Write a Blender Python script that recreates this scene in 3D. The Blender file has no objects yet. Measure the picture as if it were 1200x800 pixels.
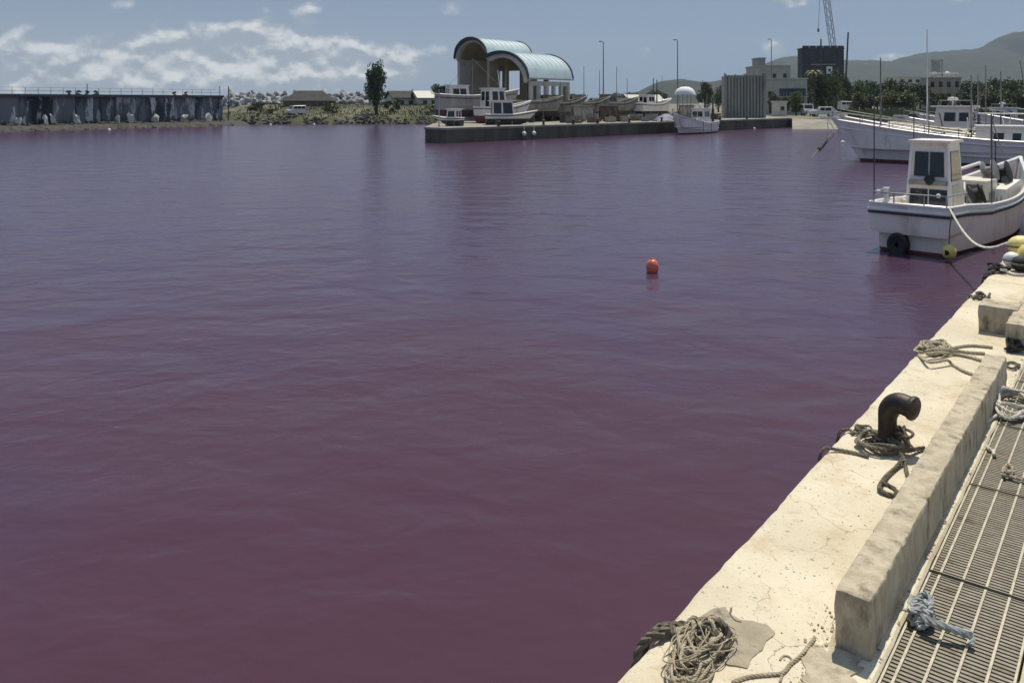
import bpy, bmesh, math, random
from mathutils import Vector, Matrix, noise
R = math.radians
sc = bpy.context.scene
COL = sc.collection
random.seed(7)

# ------------------------------------------------------------------ camera
F, CX, HZ, H = 950.0, 600.0, 120.0, 3.2          # pixel focal length, centre column, horizon row, eye height above water
cam_d = bpy.data.cameras.new('camera')
cam = bpy.data.objects.new('camera', cam_d)
COL.objects.link(cam)
cam.location = (0, 0, H)
cam.rotation_euler = (R(90), 0, 0)
cam_d.sensor_width = 36.0
cam_d.lens = 36.0 * F / 1200.0
cam_d.shift_y = -280.0 / 1200.0
cam_d.clip_start = 0.05
cam_d.clip_end = 30000
sc.camera = cam

# ------------------------------------------------------------------ light
SUN_EL, SUN_AZ = 65.0, 29.0                       # degrees; azimuth clockwise from +Y
sv = Vector((math.sin(R(SUN_AZ)) * math.cos(R(SUN_EL)), math.cos(R(SUN_AZ)) * math.cos(R(SUN_EL)), math.sin(R(SUN_EL))))
sun_d = bpy.data.lights.new('sun', 'SUN')
sun_d.energy = 4.6
sun_d.angle = R(0.53)
sun_d.color = (1.0, 0.92, 0.77)
sun = bpy.data.objects.new('sun', sun_d)
COL.objects.link(sun)
sun.rotation_euler = (-sv).to_track_quat('-Z', 'Y').to_euler()
sun.location = (0, 0, 60)

world = bpy.data.worlds.new('World')
sc.world = world
world.use_nodes = True
wn, wl = world.node_tree.nodes, world.node_tree.links
wn.clear()


def nd(nodes, typ, **kw):
    n = nodes.new(typ)
    for k, v in kw.items():
        setattr(n, k, v)
    return n


def build_world():
    out = nd(wn, 'ShaderNodeOutputWorld')
    bg = nd(wn, 'ShaderNodeBackground')
    bg.inputs['Strength'].default_value = 0.062
    sky = nd(wn, 'ShaderNodeTexSky', sky_type='NISHITA')
    sky.sun_disc = False
    sky.sun_elevation = R(SUN_EL)
    sky.sun_rotation = R(SUN_AZ)
    sky.air_density = 1.0
    sky.dust_density = 2.2
    sky.ozone_density = 1.0
    tc = nd(wn, 'ShaderNodeTexCoord')
    sep = nd(wn, 'ShaderNodeSeparateXYZ')
    wl.new(tc.outputs['Generated'], sep.inputs[0])

    def M(op, a, b=None, c=None, clamp=False):
        m = nd(wn, 'ShaderNodeMath', operation=op, use_clamp=clamp)
        for i, v in enumerate((a, b, c)):
            if v is None:
                continue
            if isinstance(v, (int, float)):
                m.inputs[i].default_value = v
            else:
                wl.new(v, m.inputs[i])
        return m.outputs[0]
    az = M('ARCTAN2', sep.outputs[0], sep.outputs[1])
    el = M('ARCSINE', sep.outputs[2])
    # cumulus: noise in azimuth/elevation, one tall bank over the sea and scattered small heaps
    def vec(sx, sy, oz):
        c = nd(wn, 'ShaderNodeCombineXYZ')
        wl.new(M('MULTIPLY', az, sx), c.inputs[0])
        wl.new(M('MULTIPLY', el, sy), c.inputs[1])
        c.inputs[2].default_value = oz
        return c.outputs[0]

    def noise_n(v, scale, detail, rough, dist=0.0):
        n = nd(wn, 'ShaderNodeTexNoise')
        n.inputs['Scale'].default_value = scale
        n.inputs['Detail'].default_value = detail
        n.inputs['Roughness'].default_value = rough
        n.inputs['Distortion'].default_value = dist
        wl.new(v, n.inputs['Vector'])
        return n.outputs[0]

    def gauss(a0, sa, e0, se):
        da = M('DIVIDE', M('SUBTRACT', az, a0), sa)
        de = M('DIVIDE', M('SUBTRACT', el, e0), se)
        r2 = M('ADD', M('MULTIPLY', da, da), M('MULTIPLY', de, de))
        return M('POWER', 2.718, M('MULTIPLY', r2, -1.0))
    n1 = noise_n(vec(1.0, 1.35, 3.1), 19.0, 6.0, 0.52, 0.0)
    n2 = noise_n(vec(1.0, 2.2, 9.7), 5.0, 3.0, 0.5)
    base = M('ADD', M('MULTIPLY', n1, 0.75), M('MULTIPLY', n2, 0.45))
    bias = None
    for (px, py, sx, sy, k) in [(270, 66, 190, 36, .32), (110, 74, 140, 26, .22), (425, 76, 55, 24, .22), (275, 44, 70, 18, .10), (45, -2, 80, 14, .22),
                                (535, 12, 22, 12, .30), (684, 70, 26, 20, .27), (758, 66, 20, 10, .22), (920, 4, 34, 9, .27),
                                (905, 62, 16, 13, .34), (930, 66, 26, 8, .2), (1150, 6, 70, 15, .22), (1044, 74, 26, 6, .3),
                                (30, 100, 330, 16, .16)]:
        g = M('MULTIPLY', gauss(math.atan((px - CX) / F), sx / F, (HZ - py) / F, sy / F), k)
        bias = g if bias is None else M('ADD', bias, g)
    dens = M('SUBTRACT', M('ADD', base, bias), 0.735)
    cov = nd(wn, 'ShaderNodeMapRange', interpolation_type='SMOOTHSTEP')
    cov.inputs[1].default_value = 0.0
    cov.inputs[2].default_value = 0.19
    wl.new(dens, cov.inputs[0])
    thick = nd(wn, 'ShaderNodeMapRange', interpolation_type='SMOOTHSTEP')
    thick.inputs[1].default_value = 0.03
    thick.inputs[2].default_value = 0.25
    wl.new(dens, thick.inputs[0])
    # sunlit upper sides: the same noise looked up a little higher
    up = nd(wn, 'ShaderNodeCombineXYZ')
    wl.new(az, up.inputs[0])
    wl.new(M('MULTIPLY', M('ADD', el, 0.009), 1.35), up.inputs[1])
    up.inputs[2].default_value = 3.1
    n1b = noise_n(up.outputs[0], 19.0, 6.0, 0.52, 0.0)
    lit = nd(wn, 'ShaderNodeMapRange', interpolation_type='SMOOTHSTEP')
    lit.inputs[1].default_value = -0.06
    lit.inputs[2].default_value = 0.13
    wl.new(M('SUBTRACT', n1, n1b), lit.inputs[0])
    ccol = nd(wn, 'ShaderNodeMix', data_type='RGBA')
    ccol.inputs[6].default_value = (5.6, 6.2, 7.2, 1)
    ccol.inputs[7].default_value = (14.5, 14.3, 13.8, 1)
    wl.new(lit.outputs[0], ccol.inputs[0])
    # thin dull air over the clear sky, as on a humid day
    clear = nd(wn, 'ShaderNodeMix', data_type='RGBA')
    clear.inputs[0].default_value = 0.85
    clear.inputs[7].default_value = (3.75, 5.1, 7.5, 1)
    wl.new(sky.outputs[0], clear.inputs[6])
    veil = nd(wn, 'ShaderNodeMix', data_type='RGBA')
    veil.inputs[7].default_value = (6.3, 6.9, 7.7, 1)
    wl.new(M('MULTIPLY', gauss(math.atan((150 - CX) / F), 420 / F, 30 / F, 52 / F), .75), veil.inputs[0])
    wl.new(clear.outputs[2], veil.inputs[6])
    mix = nd(wn, 'ShaderNodeMix', data_type='RGBA')
    wl.new(M('MULTIPLY', cov.outputs[0], 0.9), mix.inputs[0])
    wl.new(veil.outputs[2], mix.inputs[6])
    wl.new(ccol.outputs[2], mix.inputs[7])
    wl.new(mix.outputs[2], bg.inputs['Color'])
    wl.new(bg.outputs[0], out.inputs[0])


build_world()
sc.view_settings.view_transform = 'Standard'
sc.view_settings.look = 'None'
sc.view_settings.exposure = 0.0
sc.view_settings.gamma = 1.0
sc.render.engine = 'CYCLES'
sc.cycles.use_denoising = True
sc.cycles.max_bounces = 6
sc.cycles.volume_bounces = 0


# ------------------------------------------------------------------ helpers: position
def P(px, py, z=0.0):
    """photo pixel -> point on the horizontal plane z"""
    Y = F * (H - z) / (py - HZ)
    return Vector(((px - CX) / F * Y, Y, z))


def PY(px, py, Y):
    """photo pixel -> point at distance Y"""
    return Vector(((px - CX) / F * Y, Y, H - (py - HZ) / F * Y))


TH = math.atan((1345 - CX) / F)                     # heading of the near quay, clockwise from +Y
UX, UY = math.sin(TH), math.cos(TH)
DZ = 1.2                                             # quay level above the water


def D(u, v, z=DZ):
    return Vector((u * UX + v * UY, u * UY - v * UX, z))


# ------------------------------------------------------------------ helpers: materials
MATS = {}


def mat(name, c1, c2=None, scale=4.0, rough=0.7, bump=0.0, bscale=None, metal=0.0, spec=None, detail=6.0, lo=0.35, hi=0.65,
        c3=None, s3=1.0, t3=(0.58, 0.68), rnd=0.0, stretch=None):
    if name in MATS:
        return MATS[name]
    m = bpy.data.materials.new(name)
    m.use_nodes = True
    n, l = m.node_tree.nodes, m.node_tree.links
    b = n['Principled BSDF']
    b.inputs['Roughness'].default_value = rough
    b.inputs['Metallic'].default_value = metal
    if spec is not None:
        b.inputs['Specular IOR Level'].default_value = spec
    tc = nd(n, 'ShaderNodeTexCoord')
    vecout = tc.outputs['Object']
    oi = nd(n, 'ShaderNodeObjectInfo')
    add = nd(n, 'ShaderNodeVectorMath', operation='ADD')
    mul = nd(n, 'ShaderNodeMath', operation='MULTIPLY')
    mul.inputs[1].default_value = 37.0
    l.new(oi.outputs['Random'], mul.inputs[0])
    if stretch:
        mp = nd(n, 'ShaderNodeMapping')
        mp.inputs['Scale'].default_value = stretch
        l.new(vecout, mp.inputs[0])
        vecout = mp.outputs[0]
    l.new(vecout, add.inputs[0])
    l.new(mul.outputs[0], add.inputs[1])
    vecout = add.outputs[0]
    c2 = c2 or c1

    def ns(sc_, det, ro=0.6):
        t = nd(n, 'ShaderNodeTexNoise')
        t.inputs['Scale'].default_value = sc_
        t.inputs['Detail'].default_value = det
        t.inputs['Roughness'].default_value = ro
        l.new(vecout, t.inputs['Vector'])
        return t.outputs[0]

    def ramp(inp, a, b_):
        r = nd(n, 'ShaderNodeMapRange', interpolation_type='SMOOTHSTEP')
        r.inputs[1].default_value = a
        r.inputs[2].default_value = b_
        l.new(inp, r.inputs[0])
        return r.outputs[0]
    mx = nd(n, 'ShaderNodeMix', data_type='RGBA')
    mx.inputs[6].default_value = (*c1, 1)
    mx.inputs[7].default_value = (*c2, 1)
    l.new(ramp(ns(scale, detail), lo, hi), mx.inputs[0])
    colr = mx.outputs[2]
    if c3:
        m3 = nd(n, 'ShaderNodeMix', data_type='RGBA')
        m3.inputs[7].default_value = (*c3, 1)
        l.new(colr, m3.inputs[6])
        l.new(ramp(ns(s3, 8.0, 0.68), *t3), m3.inputs[0])
        colr = m3.outputs[2]
    if rnd:
        hs = nd(n, 'ShaderNodeHueSaturation')
        mr = nd(n, 'ShaderNodeMapRange')
        mr.inputs[3].default_value = 1 - rnd
        mr.inputs[4].default_value = 1 + rnd
        l.new(oi.outputs['Random'], mr.inputs[0])
        l.new(mr.outputs[0], hs.inputs['Value'])
        l.new(colr, hs.inputs['Color'])
        colr = hs.outputs[0]
    l.new(colr, b.inputs['Base Color'])
    if bump:
        bp = nd(n, 'ShaderNodeBump')
        bp.inputs['Strength'].default_value = 1.0
        bp.inputs['Distance'].default_value = bump
        l.new(ns(bscale or scale * 3, 8.0, 0.65), bp.inputs['Height'])
        l.new(bp.outputs[0], b.inputs['Normal'])
    MATS[name] = m
    return m


def quay_material():
    m = mat('bleached_concrete', (.56, .50, .37), (.68, .615, .475), 1.7, .9, bump=.004, bscale=38, lo=.3, hi=.7)
    n, l = m.node_tree.nodes, m.node_tree.links
    b = n['Principled BSDF']
    src = b.inputs['Base Color'].links[0].from_socket
    tc = n['Texture Coordinate'].outputs['Object']

    def layer(src, scale, det, ro, a, b_, col, fac=1.0):
        t = nd(n, 'ShaderNodeTexNoise')
        t.inputs['Scale'].default_value = scale
        t.inputs['Detail'].default_value = det
        t.inputs['Roughness'].default_value = ro
        l.new(tc, t.inputs['Vector'])
        r = nd(n, 'ShaderNodeMapRange', interpolation_type='SMOOTHSTEP')
        r.inputs[1].default_value = a
        r.inputs[2].default_value = b_
        r.inputs[4].default_value = fac
        l.new(t.outputs[0], r.inputs[0])
        mx = nd(n, 'ShaderNodeMix', data_type='RGBA')
        mx.inputs[7].default_value = (*col, 1)
        l.new(src, mx.inputs[6])
        l.new(r.outputs[0], mx.inputs[0])
        return mx.outputs[2]
    src = layer(src, 30, 3, .5, .63, .72, (.27, .225, .15), .85)      # pits and dirt specks
    src = layer(src, 75, 2, .5, .66, .72, (.20, .17, .12), .8)
    src = layer(src, 2.6, 7, .7, .50, .68, (.46, .36, .225), .7)      # brown staining
    src = layer(src, 1.1, 8, .75, .54, .72, (.36, .30, .205), .55)
    src = layer(src, 9, 6, .7, .58, .70, (.42, .345, .225), .55)
    # hairline cracks, only here and there
    vo = nd(n, 'ShaderNodeTexVoronoi', feature='DISTANCE_TO_EDGE')
    vo.inputs['Scale'].default_value = 1.6
    wob = nd(n, 'ShaderNodeTexNoise')
    wob.inputs['Scale'].default_value = 5.0
    wob.inputs['Detail'].default_value = 5.0
    va = nd(n, 'ShaderNodeVectorMath', operation='MULTIPLY_ADD')
    va.inputs[1].default_value = (.25, .25, .25)
    l.new(tc, wob.inputs['Vector'])
    l.new(wob.outputs['Color'], va.inputs[0])
    l.new(tc, va.inputs[2])
    l.new(va.outputs[0], vo.inputs['Vector'])
    cr = nd(n, 'ShaderNodeMapRange')
    cr.inputs[1].default_value = .0
    cr.inputs[2].default_value = .006
    cr.inputs[3].default_value = .8
    cr.inputs[4].default_value = .0
    l.new(vo.outputs['Distance'], cr.inputs[0])
    mk = nd(n, 'ShaderNodeTexNoise')
    mk.inputs['Scale'].default_value = .8
    l.new(tc, mk.inputs['Vector'])
    mkr = nd(n, 'ShaderNodeMapRange')
    mkr.inputs[1].default_value = .5
    mkr.inputs[2].default_value = .58
    l.new(mk.outputs[0], mkr.inputs[0])
    mm = nd(n, 'ShaderNodeMath', operation='MULTIPLY')
    l.new(cr.outputs[0], mm.inputs[0])
    l.new(mkr.outputs[0], mm.inputs[1])
    mx = nd(n, 'ShaderNodeMix', data_type='RGBA')
    mx.inputs[7].default_value = (.16, .13, .09, 1)
    l.new(src, mx.inputs[6])
    l.new(mm.outputs[0], mx.inputs[0])
    src = mx.outputs[2]
    l.new(src, b.inputs['Base Color'])
    return m


def water_material():
    m = bpy.data.materials.new('wine_water')
    m.use_nodes = True
    n, l = m.node_tree.nodes, m.node_tree.links
    b = n['Principled BSDF']
    b.inputs['Roughness'].default_value = 0.21
    b.inputs['IOR'].default_value = 1.33
    tc = nd(n, 'ShaderNodeTexCoord')

    def ns(scale, det, rot=0.0, sy=1.0, dist=0.0, ro=.55):
        mp = nd(n, 'ShaderNodeMapping')
        mp.inputs['Rotation'].default_value = (0, 0, R(rot))
        mp.inputs['Scale'].default_value = (1, sy, 1)
        l.new(tc.outputs['Object'], mp.inputs[0])
        t = nd(n, 'ShaderNodeTexNoise')
        t.inputs['Scale'].default_value = scale
        t.inputs['Detail'].default_value = det
        t.inputs['Roughness'].default_value = ro
        t.inputs['Distortion'].default_value = dist
        l.new(mp.outputs[0], t.inputs['Vector'])
        return t.outputs[0]
    mx = nd(n, 'ShaderNodeMix', data_type='RGBA')
    mx.inputs[6].default_value = (.066, .029, .046, 1)
    mx.inputs[7].default_value = (.059, .031, .064, 1)
    r = nd(n, 'ShaderNodeMapRange', interpolation_type='SMOOTHSTEP')
    r.inputs[1].default_value = .35
    r.inputs[2].default_value = .65
    # the base colour is redder near the camera and violet further out, in drifting patches
    sp_ = nd(n, 'ShaderNodeSeparateXYZ')
    l.new(tc.outputs['Object'], sp_.inputs[0])
    gr = nd(n, 'ShaderNodeMapRange')
    gr.inputs[1].default_value = 3.0
    gr.inputs[2].default_value = 18.0
    gr.inputs[3].default_value = -.22
    gr.inputs[4].default_value = .16
    l.new(sp_.outputs[1], gr.inputs[0])
    sm = nd(n, 'ShaderNodeMath', operation='ADD')
    l.new(ns(.16, 6, 30, 1.6, .8), sm.inputs[0])
    l.new(gr.outputs[0], sm.inputs[1])
    l.new(sm.outputs[0], r.inputs[0])
    l.new(r.outputs[0], mx.inputs[0])
    l.new(mx.outputs[2], b.inputs['Base Color'])
    # wind patches: where ripples are strong and where the surface lies calm
    pr = nd(n, 'ShaderNodeMapRange', interpolation_type='SMOOTHSTEP')
    pr.inputs[1].default_value = .36
    pr.inputs[2].default_value = .6
    pr.inputs[3].default_value = .35
    pr.inputs[4].default_value = 1.0
    l.new(ns(.06, 3, 20, 2.2), pr.inputs[0])

    def mul(a, k):
        q = nd(n, 'ShaderNodeMath', operation='MULTIPLY')
        l.new(a, q.inputs[0])
        if isinstance(k, (int, float)):
            q.inputs[1].default_value = k
        else:
            l.new(k, q.inputs[1])
        return q.outputs[0]

    def plus(a, b_):
        q = nd(n, 'ShaderNodeMath', operation='ADD')
        l.new(a, q.inputs[0])
        l.new(b_, q.inputs[1])
        return q.outputs[0]
    small = mul(mul(ns(4.8, 2, 12, 1.3, .3, .42), 0.012), pr.outputs[0])
    mid = mul(ns(1.6, 2, -24, 1.4, .6, .45), 0.021)
    big = mul(ns(.55, 2, 35, 1.5, .3, .45), 0.075)
    bp = nd(n, 'ShaderNodeBump')
    bp.inputs['Strength'].default_value = 1.0
    bp.inputs['Distance'].default_value = 1.0
    l.new(plus(plus(small, mid), big), bp.inputs['Height'])
    l.new(bp.outputs[0], b.inputs['Normal'])
    return m


M_WATER = water_material()
M_QUAY = quay_material()
M_KERB = mat('kerb_concrete', (.40, .345, .25), (.53, .465, .345), 16, .92, bump=.009, bscale=48, c3=(.165, .135, .09), s3=9, t3=(.50, .72), lo=.35, hi=.65, stretch=(1, 1, .5))
M_WALLC = mat('old_concrete', (.25, .235, .20), (.33, .31, .265), 3, .9, bump=.004, c3=(.15, .14, .12), s3=2.2)
M_PATCH = mat('grey_mortar', (.30, .255, .185), (.38, .33, .245), 9, .9, bump=.005, bscale=45, c3=(.2, .18, .15), s3=14)
M_GALV = mat('galvanised_steel', (.20, .18, .14), (.27, .245, .195), 14, .65, bump=.0006, bscale=90, metal=.2, c3=(.14, .105, .068), s3=4, t3=(.54, .68))
M_GALV2 = mat('worn_bright_steel', (.36, .33, .26), (.46, .42, .33), 20, .55, metal=.3, c3=(.28, .2, .12), s3=12, t3=(.6, .7))
M_DRAIN = mat('drain_silt', (.09, .075, .055), (.14, .12, .09), 6, .95, bump=.01)
M_SILT = mat('tan_silt', (.20, .175, .13), (.28, .25, .19), 9, .95, bump=.006, bscale=40, c3=(.13, .11, .08), s3=5)
M_IRON = mat('rusted_cast_iron', (.030, .024, .020), (.055, .038, .028), 11, .5, bump=.0025, bscale=60, metal=.25, c3=(.10, .05, .025), s3=14, t3=(.6, .72))
M_ROPE_TAN = mat('weathered_rope', (.34, .29, .20), (.46, .40, .29), 20, .9, bump=.001, bscale=250, c3=(.17, .14, .10), s3=5)
M_ROPE_DK = mat('dark_wet_rope', (.10, .085, .065), (.18, .155, .115), 18, .9, bump=.001, bscale=250)
M_ROPE_MIX = mat('dirty_rope', (.15, .13, .10), (.30, .26, .20), 11, .9, bump=.001, bscale=250)
M_ROPE_BL = mat('grey_blue_rope', (.29, .31, .30), (.44, .47, .46), 18, .9, bump=.001, bscale=250, c3=(.16, .16, .14), s3=7)
M_ROPE_WH = mat('pale_rope', (.52, .49, .42), (.64, .61, .54), 18, .85, bump=.001, bscale=250)
M_ROPE_BK = mat('black_rope', (.03, .028, .026), (.06, .055, .05), 18, .8)
M_WHITE = mat('white_gelcoat', (.76, .70, .635), (.83, .775, .71), 1.8, .4, c3=(.52, .455, .38), s3=1.3, t3=(.52, .74), stretch=(1, 1, .45))
M_CREAM = mat('cream_gelcoat', (.60, .57, .46), (.68, .65, .53), 2.5, .45, c3=(.42, .38, .3), s3=2.0, t3=(.56, .75))
M_TRIM = mat('white_trim_paint', (.74, .73, .70), (.80, .79, .76), 3, .35)
M_GREYDECK = mat('grey_deck_paint', (.30, .31, .29), (.38, .385, .365), 4, .7, c3=(.2, .18, .15), s3=3)
M_ANTIF = mat('red_bottom_paint', (.13, .035, .028), (.19, .06, .045), 3, .75, c3=(.09, .07, .06), s3=2.5)
M_BLACK = mat('black_rubber', (.014, .014, .015), (.028, .027, .026), 8, .75, bump=.002)
M_DKLINE = mat('dark_rub_rail', (.035, .035, .04), (.06, .06, .06), 5, .6)
M_GLASS = mat('dark_window_glass', (.012, .014, .016), (.02, .022, .024), 2, .08, spec=.6)
M_OLDHULL = mat('grubby_hull_paint', (.20, .185, .155), (.30, .28, .24), 1.4, .8, c3=(.12, .10, .08), s3=1.2, t3=(.5, .68), stretch=(1, 1, .5), rnd=.25)
M_PINKH = mat('faded_pinkish_hull', (.36, .32, .30), (.44, .40, .375), 1.4, .7, c3=(.24, .20, .17), s3=1.2, t3=(.5, .7), stretch=(1, 1, .5))
M_STEEL = mat('stainless_rail', (.55, .55, .53), (.66, .66, .64), 9, .3, metal=.8)
M_GREYP = mat('grey_machinery_paint', (.22, .22, .215), (.30, .30, .29), 6, .5, c3=(.15, .08, .05), s3=6, t3=(.6, .7))
M_YELLOW = mat('yellow_float_plastic', (.72, .58, .15), (.80, .68, .26), 5, .5, c3=(.35, .28, .1), s3=6, t3=(.6, .72))
M_ORANGE = mat('red_orange_float_plastic', (.68, .15, .085), (.76, .22, .14), 5, .42, c3=(.52, .12, .08), s3=4)
M_FWHITE = mat('white_float_plastic', (.70, .70, .68), (.78, .78, .76), 5, .5)
M_TYRE = mat('blue_black_tyre', (.012, .013, .018), (.022, .023, .03), 8, .6, bump=.003)
M_MAST = mat('grey_mast_paint', (.17, .17, .165), (.26, .26, .25), 5, .6, c3=(.15, .08, .05), s3=4, t3=(.6, .72))
M_POLE = mat('dark_pole_paint', (.045, .05, .055), (.075, .08, .085), 4, .6)
M_LAMPP = mat('lamp_post_paint', (.12, .13, .135), (.17, .18, .185), 4, .55)
M_SEAWALL = mat('stained_seawall', (.035, .038, .042), (.15, .155, .16), .55, .95, bump=.02, bscale=5, lo=.42, hi=.6, c3=(.46, .47, .47), s3=.75, t3=(.51, .58), rnd=.35, stretch=(1, 1, .26))
M_SEAWALL_LT = mat('pale_seawall', (.10, .105, .11), (.16, .165, .17), .8, .95, bump=.02, bscale=5, c3=(.42, .43, .43), s3=.7, t3=(.54, .62), rnd=.25, stretch=(1, 1, .26))
M_CAPC = mat('seawall_cap', (.075, .08, .085), (.11, .115, .12), 1, .9)
M_ROCK = mat('dark_shore_rock', (.04, .039, .035), (.085, .08, .07), 1.5, .95, bump=.03, bscale=5, rnd=.3)
M_PALEROCK = mat('pale_broken_concrete', (.42, .41, .375), (.55, .54, .50), 2, .95, bump=.02, bscale=6, rnd=.2)
M_TETRA = mat('wave_block_concrete', (.27, .275, .28), (.37, .375, .38), 1.2, .95, bump=.03, bscale=4, c3=(.15, .15, .15), s3=1.0, rnd=.18)
M_GRASS = mat('rough_grass', (.05, .058, .024), (.088, .09, .045), .35, .95, bump=.05, bscale=3, c3=(.15, .14, .09), s3=.12, t3=(.5, .62))
M_DIRT = mat('yard_gravel', (.15, .14, .105), (.21, .19, .145), .5, .95, bump=.02, bscale=6, c3=(.10, .11, .05), s3=.09, t3=(.53, .62))
M_FQUAY = mat('far_quay_concrete', (.22, .205, .17), (.30, .28, .235), .6, .95, bump=.01, bscale=5, c3=(.17, .155, .13), s3=.5)
M_FFACE = mat('dark_quay_face', (.075, .066, .048), (.14, .124, .092), .8, .9, bump=.03, bscale=4, c3=(.03, .028, .024), s3=.6, stretch=(1, 1, .4))
M_HALL = mat('hall_plaster', (.50, .475, .41), (.57, .545, .475), .7, .9, c3=(.36, .335, .28), s3=.6)
M_HALLIN = mat('hall_tan_boards', (.32, .285, .205), (.39, .35, .26), .9, .9, c3=(.22, .19, .14), s3=.7)
M_ROOF = mat('pale_turquoise_roof', (.42, .53, .56), (.50, .61, .64), .5, .5, c3=(.35, .45, .48), s3=.4)
M_ROOFEDGE = mat('dark_roof_trim', (.035, .045, .06), (.05, .06, .08), 1, .6)
M_BARK = mat('tree_bark', (.05, .042, .03), (.08, .066, .05), 4, .95, bump=.01)
M_LEAF = mat('deep_green_leaves', (.065, .090, .036), (.12, .15, .065), .8, .75, rnd=.25)
M_LEAFD = mat('dark_conifer_leaves', (.042, .062, .030), (.085, .112, .055), .9, .8, rnd=.2)
M_LEAFY = mat('olive_leaves', (.085, .10, .038), (.15, .16, .068), .8, .75, rnd=.25)
M_HILL = mat('forested_hill', (.012, .019, .014), (.022, .030, .020), .012, .95, bump=9.0, bscale=.02, c3=(.015, .024, .017), s3=.006)
M_HOUSE = mat('grey_house_render', (.36, .35, .315), (.45, .435, .39), .6, .9, c3=(.25, .235, .2), s3=.5, rnd=.1)
M_CRM = mat('cream_house_render', (.52, .495, .41), (.60, .57, .48), .6, .9, c3=(.38, .35, .28), s3=.5)
M_TANB = mat('tan_house_render', (.30, .26, .205), (.38, .33, .26), .6, .9, c3=(.22, .19, .15), s3=.5)
M_DARKB = mat('dark_sheet_cladding', (.040, .043, .050), (.062, .066, .075), .3, .7, c3=(.09, .09, .095), s3=.2)
M_DKROOF = mat('dark_tile_roof', (.035, .035, .037), (.055, .054, .052), 1, .9)
M_RIBW = mat('weathered_ribbed_steel', (.24, .245, .21), (.315, .315, .275), .7, .8, c3=(.175, .17, .14), s3=.8, stretch=(1, 1, .35))
M_CARW = mat('white_car_paint', (.62, .62, .60), (.68, .68, .66), 1, .3)
M_CARS = mat('silver_car_paint', (.38, .385, .38), (.44, .445, .44), 1, .3, metal=.3)
M_TARP = mat('blue_tarp', (.15, .155, .25), (.20, .205, .30), 3, .7)
M_WOOD = mat('grey_timber', (.14, .115, .085), (.22, .185, .14), 3, .9)
M_BROWNHULL = mat('brown_hull_paint', (.085, .05, .04), (.13, .08, .06), 1.5, .8)
M_CANVAS = mat('white_canvas', (.74, .74, .72), (.80, .80, .78), 2, .8)
M_CRANE = mat('crane_blue_grey', (.10, .115, .14), (.14, .155, .18), 2, .6)


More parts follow.
